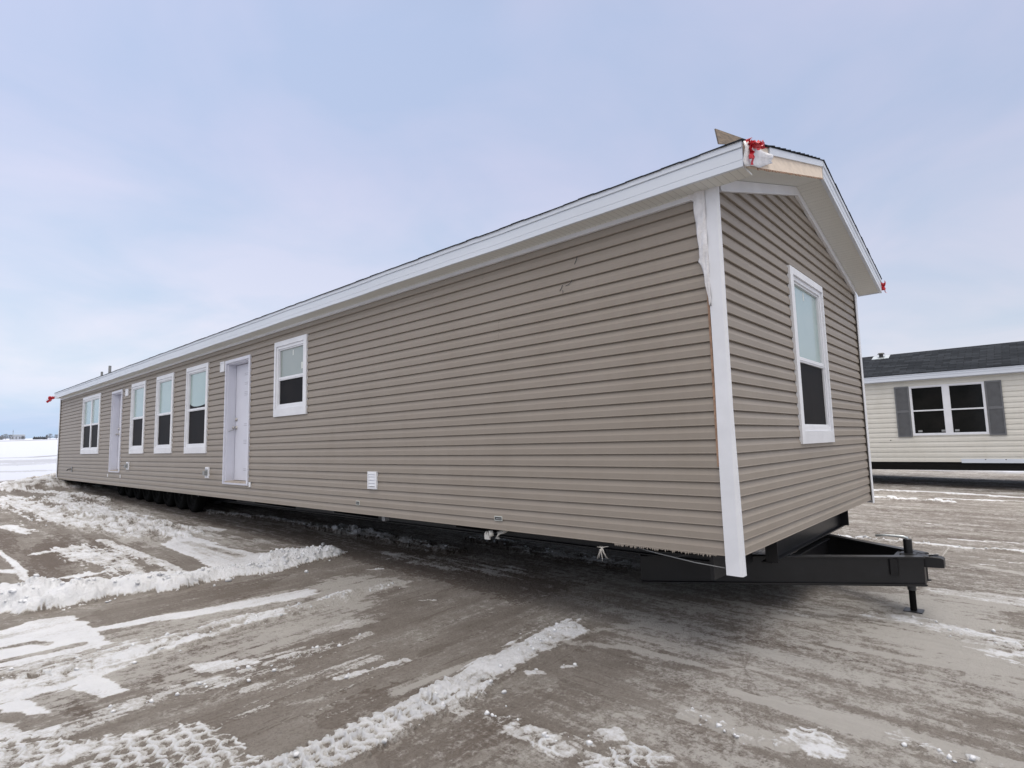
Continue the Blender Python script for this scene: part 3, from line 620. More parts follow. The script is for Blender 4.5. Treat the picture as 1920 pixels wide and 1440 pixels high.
def single_hung(parent, fm, u0, u1, z0, z1, rail, pane_mat, double=False, stickers=True, screen_mat=None, sc=1.0):
    """casing > sash frame, upper pane, lower screened pane, stickers"""
    mb = MB(fm); frame_ring(mb, u0, u1, z0, z1, .065, .065, .075, .115, -.012, .026, .008)
    case = mb.build('window', M['white'], parent, bevel=.003)
    iu0, iu1, iz0, iz1 = u0+.065, u1-.065, z0+.115, z1-.075
    mb = MB(fm); frame_ring(mb, iu0+.001, iu1-.001, iz0+.001, iz1-.001, .045, .045, .04, .045, -.04, .008)
    frame_ring(mb, iu0+.046, iu1-.046, iz0+.047, iz1-.042, .018, .018, .018, .02, -.04, -.006)
    mb.box(iu0+.047, iu1-.047, rail-.028, rail+.022, -.05, -.002)
    mb.box(iu0+.047, iu1-.047, rail-.012, rail-.006, -.002, .003)
    if double:
        c = (u0+u1)/2; mb.box(c-.045, c+.045, iz0+.048, iz1-.043, -.05, .004)
    mb.build('sash_frame', M['white'], case, bevel=.002)
    spans = [(iu0+.064, iu1-.064)] if not double else [(iu0+.064, (u0+u1)/2-.045), ((u0+u1)/2+.045, iu1-.064)]
    for a, b in spans:
        MB(fm).box(a, b, rail+.022, iz1-.060, -.034, -.028).build('upper_pane', pane_mat, case)
        MB(fm).box(a, b, iz0+.067, rail-.028, -.030, -.022).build('lower_screen', M['screen'], case)
        if stickers:
            h = iz1-.06-rail
            MB(fm).box(a+.05, a+.10, rail+.10, rail+.10+.22*min(h, .6), -.028, -.0268).build('sticker', M['sticker'], case)
            MB(fm).box((a+b)/2-.035, (a+b)/2-.005, iz1-.17, iz1-.09, -.028, -.0268).build('sticker', M['sticker'], case)
    MB(fm).box(spans[0][0]+.02, spans[0][0]+.034, iz0+.067, rail-.028, -.022, -.018).build('screen_edge', M['plate'], case)
    return case
def door_unit(parent, u0, u1, z0, z1, full=True):
    fm = LM; mb = MB(fm); w = .045
    frame_ring(mb, u0, u1, z0, z1, w, w, .05, .028, -.012, .022, .004)
    case = mb.build('door_frame', M['doorw'], parent, bevel=.003)
    a, b, c, d = u0+w, u1-w, z0+.028, z1-.05; dp = .145
    mb = MB(fm)
    mb.box(a-.002, a+.02, c, d, -dp-.03, -.013); mb.box(b-.02, b+.002, c, d, -dp-.03, -.013)
    mb.box(a+.02, b-.02, d-.02, d+.002, -dp-.03, -.013)
    mb.box(b-.034, b-.02, c+.02, d-.02, -dp, -dp+.02); mb.box(a+.02, a+.034, c+.02, d-.02, -dp, -dp+.02)
    mb.build('jamb', M['doorw'], case, bevel=.002)
    mb = MB(fm); mb.box(a+.02, b-.02, c-.02, c+.022, -dp-.02, .004); mb.build('threshold', M['threshold'], case, bevel=.003)
    door = MB(fm).box(a+.036, b-.036, c+.03, d-.03, -dp-.04, -dp-.002).build('door', M['doorw'], case, bevel=.002)
    # faint lines of print down the primed slab
    rs = random.Random(3); uc = (a+b)/2
    for zz, ww, k in ((d-.20, .17, 2), (d-.36, .15, 2), (d-.52, .15, 3), (c+.98, .14, 2), (c+.70, .15, 3), (c+.22, .12, 2)):
        mbp = MB(fm)
        for q in range(k):
            x = uc-ww/2
            while x < uc+ww/2:
                l = rs.uniform(.012, .035); mbp.box(x, min(x+l, uc+ww/2), zz-q*.028, zz-q*.028+.010, -dp-.002, -dp-.0008); x += l+.008
        mbp.build('door_print', M['print'], door)
    kz = c+.93; ku = b-.095
    kn = MB(fm); seg = 14
    def lathe(mb, prof, u, z):
        rings = [[mb.pt(u+r*math.cos(2*PI*k/seg), z+r*math.sin(2*PI*k/seg), o) for k in range(seg)] for r, o in prof]
        for p, q in zip(rings, rings[1:]):
            for k in range(seg): mb.f.append([p[k], p[(k+1) % seg], q[(k+1) % seg], q[k]])
        mb.f.append(rings[-1])
    lathe(kn, [(.034, -dp-.002), (.034, -dp+.008), (.012, -dp+.014), (.012, -dp+.035), (.027, -dp+.045), (.028, -dp+.062), (.016, -dp+.072)], ku, kz)
    kn.build('knob', M['brass'], case, smooth=True)
    db = MB(fm); lathe(db, [(.03, -dp-.002), (.03, -dp+.012), (.018, -dp+.024), (.012, -dp+.03)], ku, kz+.14); db.build('deadbolt', M['brass'], case, smooth=True)
    return case, (ku, kz, dp)

home = home_root('long taupe sided mobile home with white trim and a black steel tow hitch')
DOOR = (7.815, 8.815, .243, 2.368); DOOR2 = (15.15, 16.10, .33, 2.39)
WINS = [(17.26, 19.27, .80, 2.46, True), (13.31, 14.38, .785, 2.44, False), (11.455, 12.53, .78, 2.44, False), (9.605, 10.715, .77, 2.44, False)]
W5 = (5.968, 6.955, 1.300, 2.438)
ops = [(a+.03, b-.03, c+.05, d-.03) for a, b, c, d, _ in WINS]+[(W5[0]+.03, W5[1]-.03, W5[2]+.05, W5[3]-.03)]
ops += [(d[0]+.03, d[1]-.03, d[2]+.01, d[3]-.03) for d in (DOOR, DOOR2)]
siding('long_siding_wall', M['siding'], home, LM, .0, LEN, 0, 27, ROW, ops, ztop=2.70, seed=4)
# a few cuts in the vinyl near the front corner
for (u, z, l, a, w) in ((1.27, 2.40, .07, 1.1, .008), (1.44, 2.185, .06, 1.0, .008), (1.37, 2.20, .05, .2, .006), (1.33, 2.225, .04, .9, .005), (1.425, 2.15, .03, 1.6, .006)):
    c, s = math.cos(a), math.sin(a); n = 5; mb = MB(LM)
    for k in range(n):
        t0, t1 = k/n-.5, (k+1)/n-.5; b0 = .012*(t0*t0); b1 = .012*(t1*t1)
        mb.face((u-t0*l*c+b0, z+t0*l*s, .0022), (u-t1*l*c+b1, z+t1*l*s, .0022), (u-t1*l*c+b1+w*s, z+t1*l*s+w*c, .0022), (u-t0*l*c+b0+w*s, z+t0*l*s+w*c, .0022))
    mb.build('siding_tear', M['plate'], home)
ZE, XE, RX, XR = 2.65, -.20, 2.03, 4.68                # eave soffit height, eave edge, ridge, right rake end
def zs(x): return ZE+.30*(x-XE) if x <= RX else 2.655+.2475*(XR-x)
def gext(z):
    l = 0 if z <= zs(0) else XE+(z-ZE)/.30; r = W if z <= zs(W) else XR-(z-2.655)/.2475
    return l, r
GW = (1.60, 2.735, .748, 2.415)
siding('gable_siding_wall', M['siding'], home, GM, 0, W, 0, 33, ROW, [(GW[0]+.03, GW[1]-.03, GW[2]+.05, GW[3]-.03)], ext=gext, seed=9)
siding('gable_siding_wall', M['siding'], home, lambda u, z, o: (u, LEN+o, z), 0, W, 0, 33, ROW, [], ext=gext, seed=5)
siding('long_siding_wall', M['siding'], home, lambda u, z, o: (W+o, u, z), 0, LEN, 0, 27, ROW, [], ztop=2.72, seed=6)
for a, b, c, d, dbl in WINS: single_hung(home, LM, a, b, c, d, (c+d)/2+.0, M['pane'], double=dbl, stickers=False)
MB(LM).prism([(9.736, 1.630), (10.584, 1.630), (10.584, 1.725), (10.50, 1.690), (10.38, 1.668), (10.20, 1.660), (10.02, 1.664), (9.85, 1.680), (9.736, 1.705)], lambda p, t: (p[0], p[1], t), -.028, -.0262).build('dark_gap', M['screen'], home)
single_hung(home, LM, *W5, (W5[2]+W5[3])/2, M['panegrey'])
single_hung(home, GM, *GW, 1.545, M['pane'])
dfr, (ku, kz, dp) = door_unit(home, *DOOR); door_unit(home, *DOOR2)
MB().tube([(dp-.03, ku, kz-.02), (.10, ku+.02, kz-.04), (.01, DOOR[1]-.03, kz-.075), (-.024, DOOR[1]-.01, kz-.065)], .004, 6).build('tie_cord', M['grey'], dfr)
# blocks, vents and outlets on the long wall
def block(name, u0, u1, z0, z1, dark=False):
    mb = MB(LM); frame_ring(mb, u0, u1, z0, z1, .022, .022, .022, .022, -.01, .022, .004)
    mb.box(u0+.022, u1-.022, z0+.022, z1-.022, -.01, .012); return mb.build(name, M['white'], home, bevel=.002)
block('light_mounting_block', 8.862, 9.045, 2.195, 2.375)
block('light_mounting_block', 14.66, 14.90, 2.195, 2.365)
for (u0, u1, z0, z1) in ((9.44, 9.60, .325, .52), (14.36, 14.56, .41, .59)):
    b = block('outlet_block', u0, u1, z0, z1)
    mb = MB(LM); c = (u0+u1)/2; z = (z0+z1)/2
    mb.prism([(c-.05, z-.05), (c+.05, z-.05), (c+.05, z+.055), (c-.05, z+.055)], lambda p, t: (p[0], p[1], t), .01, .035)
    mb.box(c-.043, c+.043, z-.045, z+.03, .035, .075); mb.build('outlet_cover', M['grey'], b, bevel=.006)
mb = MB(LM); mb.box(20.27, 20.37, .27, .42, .0, .012); mb.build('tap_plate', M['grey'], home, bevel=.002)
MB().tube([(-.01, 20.32, .35), (-.09, 20.32, .35), (-.13, 20.32, .31)], .016, 8).build('water_tap', M['plate'], home, smooth=True)
# louvred vent
mb = MB(LM); frame_ring(mb, 4.265, 4.452, .312, .520, .026, .026, .03, .026, -.01, .020, .004)
vent = mb.build('wall_vent', M['white'], home, bevel=.002)
mb = MB(LM)
for k in range(4):
    z = .345+k*.038
    mb.prism([(z, .002), (z+.036, .002), (z+.036, .008), (z+.004, .018), (z, .018)], lambda p, t: (t, p[0], p[1]), 4.291, 4.426)
mb.build('vent_louvre', M['white'], vent)
for (u, z, w, h) in ((2.285, .108, .10, .042), (4.68, .130, .075, .05)):
    p = MB(LM).box(u-w/2, u+w/2, z-h/2, z+h/2, -.004, .003).build('label_plate', M['sticker'], home)
    MB(LM).box(u-w/2+.006, u+w/2-.006, z-h/2+.006, z+h/2-.006, .003, .0045).build('label_face', M['plate'], p)
    q = MB(LM)
    for k in range(5): q.box(u-w/2+.016+k*.013, u-w/2+.024+k*.013, z-.008, z+.006, .0045, .0052)
    q.build('label_print', M['grey'], p)
MB(LM).box(7.71, 7.76, .225, .30, .0, .02).build('hinge_tab', M['white'], home, bevel=.002)
for u in (15.05, 16.2): MB(LM).box(u-.02, u+.02, .20, .28, .0, .012).build('hinge_tab', M['white'], home)

# trim --------------------------------------------------------
mb = MB(LM); mb.box(.17, LEN-.02, 2.615, 2.69, -.012, .016); mb.box(.17, LEN-.02, 2.606, 2.615, -.012, .022)
mb.build('frieze_board', M['white'], home, bevel=.002)
mb = MB()
for (xa, xb) in ((.03, RX), (RX, W)):
    for (o, lo, hi) in ((-.018, .085, .002), (-.024, .095, .083)):
        pr = [(xa, zs(xa)-lo), (xb, zs(xb)-lo), (xb, zs(xb)-hi), (xa, zs(xa)-hi)]
        mb.prism(pr, lambda p, t: (p[0], t, p[1]), o, .006)
mb.build('gable_trim', M['white'], home)
# corner post, wider at the top where the film bunches up; hangs below the siding
mb = MB()
zz = [-.125+i*(2.69+.125)/24 for i in range(25)]
def section(z):
    t = (z+.125)/2.8; w = .100+.003*math.sin(z*3)
    gx = .052*max(0, 1-t*2.4)+.004+.001*math.sin(z*5); k = -.014-.002*math.sin(z*4.1)
    return [(k, w), (k-.001, .004), (-.008, -.014), (gx*.35, -.016), (gx, -.015), (gx, -.006), (-.004, -.004), (-.004, w)]
rings = [[mb.pt(x, y, z) for x, y in section(z)] for z in zz]
for a, b in zip(rings, rings[1:]):
    for k in range(8): mb.f.append([a[k], a[(k+1) % 8], b[(k+1) % 8], b[k]])
mb.f.append(rings[0]); mb.f.append(rings[-1])
post = mb.build('corner_post', M['white'], home)
# crumpled film torn away at the post head
mb = MB(); rs = random.Random(5); rows = []
n = 30
for i in range(n):
    z = 2.68-i*(2.68-1.78)/(n-1); t = i/(n-1)
    wid = .175-.035*sst(.1, .9, np.array([t]))[0]-.04*(t > .62)*(t-.62)/.38
    if i == 18: wid += .012
    if i < 3: wid += .03*(3-i)/3+.03
    row = []
    for k in range(9):
        s = k/8; y = .085+(wid-.085)*s
        x = -.018-.010*abs(math.sin(s*7+z*9+rs.random()*.5))-.006*math.sin(z*31+s*5)-rs.random()*.004
        row.append(mb.pt(x+(.012 if k in (0, 8) else 0), y, z))
    rows.append(row)
for a, b in zip(rows, rows[1:]):
    for k in range(8): mb.f.append([a[k], a[k+1], b[k+1], b[k]])
o = mb.build('torn_film', M['film'], post, smooth=True); sm = o.modifiers.new('thick', 'SOLIDIFY'); sm.thickness = .0015
# raw edge either side of the post
mb = MB(); mb.box(-.006, .004, .104, .120, .62, 1.95); mb.box(.004, .017, -.005, .004, .95, 2.45)
mb.build('raw_edge', M['rawwood'], home)
for (a, b, c, d) in ((W-.06, W+.028, -.02, .0), ):
    MB().box(a, b, -.022, -.013, -.04, zs(W)-.09).box(W+.014, W+.028, -.013, .08, -.04, zs(W)-.09).build('corner_post', M['white'], home, bevel=.002)
mb = MB(); mb.box(-.026, -.013, LEN-.05, LEN+.028, -.02, 2.69); mb.box(-.013, .07, LEN+.014, LEN+.028, -.02, 2.69); mb.build('corner_post', M['white'], home, bevel=.002)

# eaves, roof ---------------------------------------------------
YF, YB = -.265, 22.32
fs = [(-.180, ZE-.002), (-.200, ZE), (-.200, ZE+.044), (-.197, ZE+.047), (-.200, ZE+.050), (-.200, ZE+.128), (-.196, ZE+.131), (-.209, ZE+.134), (-.209, ZE+.178), (-.180, ZE+.178)]
mb = MB(); N = 60
for k in range(N):
    y0, y1 = YF+(YB-YF)*k/N, YF+(YB-YF)*(k+1)/N
    wob = lambda y: .0022*math.sin(y*2.3)+.0016*math.sin(y*5.1+1)
    a = [mb.pt(p[0]-wob(y0)*.5, y0, p[1]+wob(y0)) for p in fs]; b = [mb.pt(p[0]-wob(y1)*.5, y1, p[1]+wob(y1)) for p in fs]
    for i in range(len(fs)): mb.f.append([a[i], a[(i+1) % len(fs)], b[(i+1) % len(fs)], b[i]])
    if k == 0: mb.f.append(a[::-1])
    if k == N-1: mb.f.append(b)
mb.build('eave_fascia', M['fascia'], home)
MB().box(-.18, -.0, YF+.01, YB-.02, ZE+.002, ZE+.016).box(-.022, -.002, .17, YB-.02, ZE-.006, ZE+.002).build('eave_soffit', M['soffit_y'], home)
mb = MB()
for xa, xb in ((-.18, RX), (RX, XR-.02)):
    pr = [(xa, zs(xa)+.002), (xb, zs(xb)+.002), (xb, zs(xb)+.018), (xa, zs(xa)+.018)]
    mb.prism(pr, lambda p, t: (p[0], t, p[1]), YF+.028, -.0005)
mb.build('gable_soffit', M['soffit_x'], home)
# left rake: bare lumber behind the missing cover, white drip strip above
def rake(mb, xa, xb, lo, hi, ya, yb, n=1):
    for k in range(n):
        p, q = xa+(xb-xa)*k/n, xa+(xb-xa)*(k+1)/n
        mb.prism([(p, zs(p)+lo), (q, zs(q)+lo), (q, zs(q)+hi), (p, zs(p)+hi)], lambda w, t: (w[0], t, w[1]), ya, yb)
mb = MB(); rake(mb, -.17, RX, .0, .172, YF+.005, YF+.027); mb.build('rake_board', M['osb'], home)
mb = MB(); rs = random.Random(8); x = .1
while x < RX-.02:
    l = rs.uniform(.015, .06); rake(mb, x, min(x+l, RX), -rs.uniform(.002, .016), .003, YF+.001, YF+.005); x += l+rs.uniform(.0, .02)
mb.build('torn_soffit_edge', M['rawwood'], home)
mb = MB(); rake(mb, .38, RX, .118, .178, YF-.008, YF+.004); mb.build('rake_fascia', M['fascia'], home)
mb = MB(); rake(mb, RX+.0005, XR, -.002, .178, YF-.004, YF+.026); rake(mb, RX+.0005, XR+.006, .135, .179, YF-.012, YF-.004); rake(mb, RX+.0005, XR, .055, .062, YF-.0065, YF-.004)
mb.box(XR-.02, XR+.002, YF+.026, .0, zs(XR), zs(XR)+.178)
mb.build('rake_fascia', M['fascia'], home)
# bent sheet wrapped round the eave corner
mb = MB(); g = []
for i in range(9):
    t = i/8; x = -.211+t*.58
    zb = zs(x)-.012+.055*t*t+.005*math.sin(t*9); zt = zs(x)+.168-.055*t**2+.004*math.sin(t*13)
    g.append([(x, -.283-.012*math.sin(t*7)+.010*math.sin(k*1.6), zb+(zt-zb)*k/4) for k in range(5)])
ids = [[mb.pt(*p) for p in r] for r in g]
for a, b in zip(ids, ids[1:]):
    for k in range(4): mb.f.append([a[k], a[k+1], b[k+1], b[k]])
o = mb.build('bent_fascia_sheet', M['film'], home, smooth=True); sm = o.modifiers.new('t', 'SOLIDIFY'); sm.thickness = .003
# roof covering
mb = MB(); rs = random.Random(2)
def roofz(x): return zs(x)+.178
N = 150
for (xa, xb) in ((XE-.020, RX), (RX, XR+.012)):
    for k in range(N):
        y0, y1 = YF-.014+(YB+.03-YF+.014)*k/N, YF-.014+(YB+.03-YF+.014)*(k+1)/N
        d = rs.uniform(-.003, .003) if k else 0
        za, zb = roofz(xa)+d, roofz(xb)
        mb.prism([(xa, za), (xb, zb), (xb, zb+.008), (xa, za+.006+rs.uniform(0, .004))], lambda w, t: (w[0], t, w[1]), y0, y1)
x = .35
while x < XR:                                            # shingle butts showing along the rake
    xb = min(x+.14, XR+.02)
    if not (x < RX < xb): mb.prism([(x, roofz(x)+.006), (xb, roofz(xb)+.006), (xb, roofz(xb)+.009), (x, roofz(x)+.017)] if x > RX else [(x, roofz(x)+.006), (xb, roofz(xb)+.006), (xb, roofz(xb)+.018), (x, roofz(x)+.009)], lambda w, t: (w[0], t, w[1]), YF-.016-rs.uniform(0, .006), YF+.4)
    x = xb
mb.build('shingle_roof', M['shingle'], home, fix=True)
# piece of roof sheathing torn up at the eave corner
top = [(-.03, -.03, 3.080), (-.205, -.115, 2.86), (.30, -.255, 2.99)]
mb = MB(); off = (.012, .010, .006)
a = [mb.pt(*p) for p in top]; b = [mb.pt(p[0]+off[0], p[1]+off[1], p[2]+off[2]) for p in top]
mb.f += [a, b[::-1]]+[[a[k], a[(k+1) % 3], b[(k+1) % 3], b[k]] for k in range(3)]
fl = mb.build('lifted_sheathing', M['osbdark'], home)
mb = MB(); off2 = (.022, .018, .012)
a = [mb.pt(p[0]+off[0]+.001, p[1]+off[1]+.001, p[2]+off[2]+.001) for p in top]; b = [mb.pt(p[0]+off2[0], p[1]+off2[1], p[2]+off2[2]+.004) for p in top]
mb.f += [a, b[::-1]]+[[a[k], a[(k+1) % 3], b[(k+1) % 3], b[k]] for k in range(3)]
mb.build('shingle_scrap', M['plate'], fl)
for (x, y, z0, z1, r) in ((.45, 19.43, 2.97, 3.30, .032), (.45, 18.53, 2.97, 3.385, .038)):
    o = MB().tube([(x, y, z0), (x, y, z1)], r, 12).build('roof_vent_pipe', M['grey'], home, smooth=False)
    MB().tube([(x, y, roofz(x)+.01), (x, y, roofz(x)+.06)], [r*2.2, r*1.15], 12).build('pipe_boot', M['plate'], o)

# underside and chassis ----------------------------------------
mb = MB(); mb.box(.03, W-.03, .03, LEN-.03, .0, .03)
mb.build('belly_board', M['underside'], home)
def ibeam(name, p, q, z0, z1, w=.10, tw=.012, fl=.012, mat='steel'):
    P, Q = Vector((*p, 0)), Vector((*q, 0)); d = (Q-P).normalized(); n = Vector((-d.y, d.x, 0)); L = (Q-P).length
    f = lambda s, t, z: tuple(P+d*s+n*t+Vector((0, 0, z)))
    mb = MB(f); mb.box(0, L, -tw/2, tw/2, z0+fl, z1-fl); mb.box(0, L, -w/2, w/2, z0, z0+fl); mb.box(0, L, -w/2, w/2, z1-fl, z1)
    return mb.build(name, M[mat], home, bevel=.002)
for x in (.86, W-.86): ibeam('chassis_rail', (x, .36), (x, LEN-.2), -.24, -.004)
ibeam('front_crossmember', (1.06, .19), (3.60, .19), -.236, -.004, w=.09)
for q in ((1.066, 1.09, .10, .19, -.225, -.016), (3.57, 3.594, .10, .19, -.225, -.016), (.25, 1.05, .30, .33, -.238, -.004), (3.61, W-.25, .30, .33, -.15, -.004)):
    MB().box(*q).build('outrigger', M['steel'], home)
for y in (3, 5.4, 7.8, 10.2, 18.5, 21):
    for s in (0, 1):
        X = lambda v: v if s == 0 else W-v
        pr = [(X(.10), -.004), (X(.10), -.04), (X(.80), -.2), (X(.80), -.004)]
        MB().prism(pr, lambda p, t: (p[0], t, p[1]), y, y+.05).build('outrigger', M['steel'], home)
    MB().box(.92, W-.92, y, y+.06, -.14, -.06).build('chassis_crossbar', M['steel'], home)
ibeam('tow_frame_beam', (.80, 1.24), (2.12, -.765), -.486, -.244, w=.075)
ibeam('tow_frame_beam', (W-.80, 1.24), (W-2.12, -.765), -.486, -.244, w=.075)
# lighter strips on the top and bottom flanges
for sgn in (0, 1):
    X = lambda v: v if sgn == 0 else W-v
    P, Q = Vector((X(1.35), .405, 0)), Vector((X(2.115), -.757, 0)); d = (Q-P).normalized(); n = Vector((-d.y, d.x, 0)); L = (Q-P).length
    mb = MB(lambda s, t, z: tuple(P+d*s+n*t+Vector((0, 0, z)))); mb.box(0, L, -.039, .039, -.2438, -.2408); mb.box(0, L, -.040, .040, -.4885, -.4862)
    mb.build('flange_strip', M['flange'], home)
ibeam('tow_frame_brace', (1.62, -.02+.17), (W-1.62, -.02+.17), -.44, -.262, w=.07)
MB().box(1.95, W-1.95, -.60, -.545, -.40, -.26).build('tow_frame_brace', M['steel'], home)
mb = MB(); mb.prism([(-.70, -.246), (-.885, -.250), (-.905, -.262), (-.905, -.335), (-.70, -.345)], lambda p, t: (t, p[0], p[1]), W/2-.055, W/2+.055)
mb.box(W/2-.10, W/2+.10, -.76, -.60, -.50, -.245); cp = mb.build('hitch_coupler', M['steel'], home, bevel=.006)
MB().tube([(W/2-.03, -.80, -.243), (W/2-.03, -.83, -.236), (W/2+.02, -.86, -.238)], .007, 6).build('coupler_latch', M['steel'], cp)
jx, jy = W/2, -.65
jack = MB().tube([(jx, jy, -.50), (jx, jy, -.118)], .034, 20).box(jx-.06, jx+.06, jy-.06, jy+.06, -.262, -.238).build('tongue_jack', M['steel'], home, bevel=.003)
MB().tube([(jx, jy, -.735), (jx, jy, -.50)], .026, 16).build('inner_leg', M['rubber'], jack)
MB().tube([(jx, jy, -.56), (jx, jy, -.50)], .033, 16).build('leg_collar', M['flange'], jack)
MB().box(jx-.07, jx+.07, jy-.07, jy+.07, -.742, -.732).build('foot_plate', M['flange'], jack)
MB().tube([(jx, jy, -.13), (jx, jy, -.108), (jx-.003, jy+.03, -.100), (jx-.01, jy+.16, -.097), (jx-.02, jy+.24, -.106)], [.012, .012, .012, .010, .011], 10).build('crank_handle', M['zinc'], jack, smooth=True)
# wheels
def wheel(x, y, side):
    zc = -.726+.0218*y+.353; ob = []
    root = MB(); seg = 28; R, w = .355, .20
    prof = [(.20, -w/2+.01), (.30, -w/2), (.345, -w/2+.03), (.355, -w/2+.06), (.355, w/2-.06), (.345, w/2-.03), (.30, w/2), (.20, w/2-.01)]
    rr = [[root.pt(x+o, y+r*math.cos(2*PI*k/seg), zc+r*math.sin(2*PI*k/seg)) for k in range(seg)] for r, o in prof]
    for a, b in zip(rr, rr[1:]+rr[:1]):
        for k in range(seg): root.f.append([a[k], a[(k+1) % seg], b[(k+1) % seg], b[k]])
    t = root.build('wheel', M['rubber'], home, smooth=True)
    r2 = MB(); prof = [(.20, side*(w/2-.03)), (.185, side*(w/2-.02)), (.17, side*(w/2-.06)), (.09, side*(w/2-.07)), (.07, side*(w/2-.01)), (.0, side*(w/2-.01))]
    rr = [[r2.pt(x+o, y+r*math.cos(2*PI*k/seg), zc+r*math.sin(2*PI*k/seg)) for k in range(seg)] for r, o in prof]
    for a, b in zip(rr, rr[1:]):
        for k in range(seg): r2.f.append([a[k], a[(k+1) % seg], b[(k+1) % seg], b[k]])
    r2.build('rim', M['rim'], t, smooth=True)
for k in range(8):
    y = 11.62+k*.765
    wheel(.56, y, -1); wheel(W-.56, y, 1)
    MB().tube([(.6, y, -.726+.0218*y+.353), (W-.6, y, -.726+.0218*y+.353)], .04, 10).build('axle', M['steel'], home)
    MB().box(.80, .92, y-.35, y+.35, -.30, -.25).build('leaf_spring', M['steel'], home)
# sagging wrap, stray wires and frayed cord below the corner
mb = MB(); rs = random.Random(4); nx, ny = 14, 5; g = []
for i in range(nx):
    y = .18+i*.075
    g.append([mb.pt(.03+k*.12, y, -.002-.055*math.sin(PI*min(1, i/(nx-1)))*math.sin(PI*(k+.6)/ny)-rs.random()*.012) for k in range(ny)])
for a, b in zip(g, g[1:]):
    for k in range(ny-1): mb.f.append([a[k], a[k+1], b[k+1], b[k]])
mb.build('sagging_wrap', M['underside'], home, smooth=True)
mb = MB(); y = .16
while y < 1.0:
    h = rs.uniform(.004, .022); mb.face((-.004, y, .002), (-.003, y+.02, .002), (-.003, y+.012, -h)); y += rs.uniform(.008, .02)
mb.build('ragged_siding_edge', M['siding'], home)
MB().tube([(.02, .12, -.085), (.03, .35, -.075), (.04, .6, -.05), (.05, .85, -.02), (.06, 1.0, -.005)], .0035, 6).build('loose_wire', M['grey'], home, smooth=True)
MB().tube([(.05, .35, -.02), (.06, .5, -.055), (.08, .65, -.06), (.09, .85, -.01)], .004, 6).build('loose_wire', M['plate'], home, smooth=True)
mb = MB()
for k in range(14):
    p = Vector((.0, 1.12, -.045)); d = Vector((rs.uniform(-.02, .02), rs.uniform(-.06, .06), rs.uniform(-.11, .03)))
    mb.tube([p, p+d*.5+Vector((0, .008, 0)), p+d], [.0035, .0025, .001], 5)
mb.build('frayed_cord', M['rope'], home)
# pvc drain fittings
o = MB().tube([(.30, 2.40, -.02), (.20, 2.40, -.045), (.13, 2.42, -.055), (.12, 2.42, -.11)], [.022, .022, .024, .024], 12).tube([(.10, 2.455, -.055), (.07, 2.485, -.062)], .030, 14).build('drain_elbow', M['pvc'], home, smooth=True)
MB().tube([(.069, 2.486, -.0622), (.066, 2.489, -.063)], .019, 12).build('pipe_mouth', M['plate'], o)
mb = MB(); mb.prism([(2.53, -.13), (2.60, -.13), (2.60, -.075), (2.575, -.05), (2.57, -.09), (2.56, -.05), (2.53, -.075)], lambda p, t: (t, p[0], p[1]), .12, .14); mb.build('pipe_bracket', M['pvc'], home)
MB().box(.1, .16, 4.26, 4.32, -.07, .0).build('pipe_stub', M['grey'], home)

# red flagging tape (tied on, so things of their own)
def ribbon(label, base, strips, seed, k_=1.0):
    rs = random.Random(seed); mb = MB()
    for (dirv, L, w, cur) in strips:
        L *= k_; w *= k_
        d = Vector(dirv).normalized(); sd = d.cross(Vector((.2, .3, 1))).normalized(); n = 12; prev = None; p = Vector(base)+Vector((rs.uniform(-.01, .01),)*3)
        for k in range(n+1):
            t = k/n; tw = .9*math.sin(t*5+rs.random()*.6)+cur; s2 = (sd*math.cos(tw)+d.cross(sd)*math.sin(tw))*w*(1-.3*t)/2
            q = p+d*L*t+Vector((0, 0, -.05*L*t*t))+Vector((0, 0, .006*math.sin(t*17+cur)))+sd*.008*math.sin(t*11+cur)
            a = mb.pt(*HW(*(q-s2))); b = mb.pt(*HW(*(q+s2)))
            if prev: mb.f.append([prev[0], prev[1], b, a])
            prev = (a, b)
    o = mb.build('red_ribbon', M['red'], None, fix=False); sm = o.modifiers.new('t', 'SOLIDIFY'); sm.thickness = .0012
    tag(o, label, 'warning ribbon', 'red flags on the roof corners'); return o
ribbon('red flagging tape knotted at the torn near roof corner, longest tails', (-.15, -.30, 2.81),
       [((1, -.1, .42), .33, .055, 0), ((1, -.2, .25), .28, .05, 1.2), ((1, 0, .55), .30, .03, 2.0), ((.9, -.2, .34), .22, .05, .6), ((.15, -.1, -1), .17, .045, 0), ((.05, -.1, -1), .12, .05, 1.0), ((.6, -.1, .1), .16, .06, 2.4), ((-.1, 0, .2), .05, .06, .8)], 3, .8)
ribbon('small red flagging tape bunch on the low right end of the gable roof', (XR+.004, YF-.01, 2.76),
       [((1, -.2, .1), .12, .06, 0), ((1, 0, -.4), .11, .06, 1), ((.8, -.3, -.9), .12, .03, 2), ((.2, -.2, .3), .07, .07, .5), ((.9, 0, .5), .09, .05, 1.5)], 5)
ribbon('red flagging tape on the far end of the long roof edge', (-.20, YB+.01, 2.70),
       [((-.3, 1, -.1), .5, .10, 0), ((-.3, 1, -.3), .45, .10, 1), ((-.35, 1, .05), .35, .10, 2), ((-.2, 1, -.2), .4, .12, 1.6)], 7)

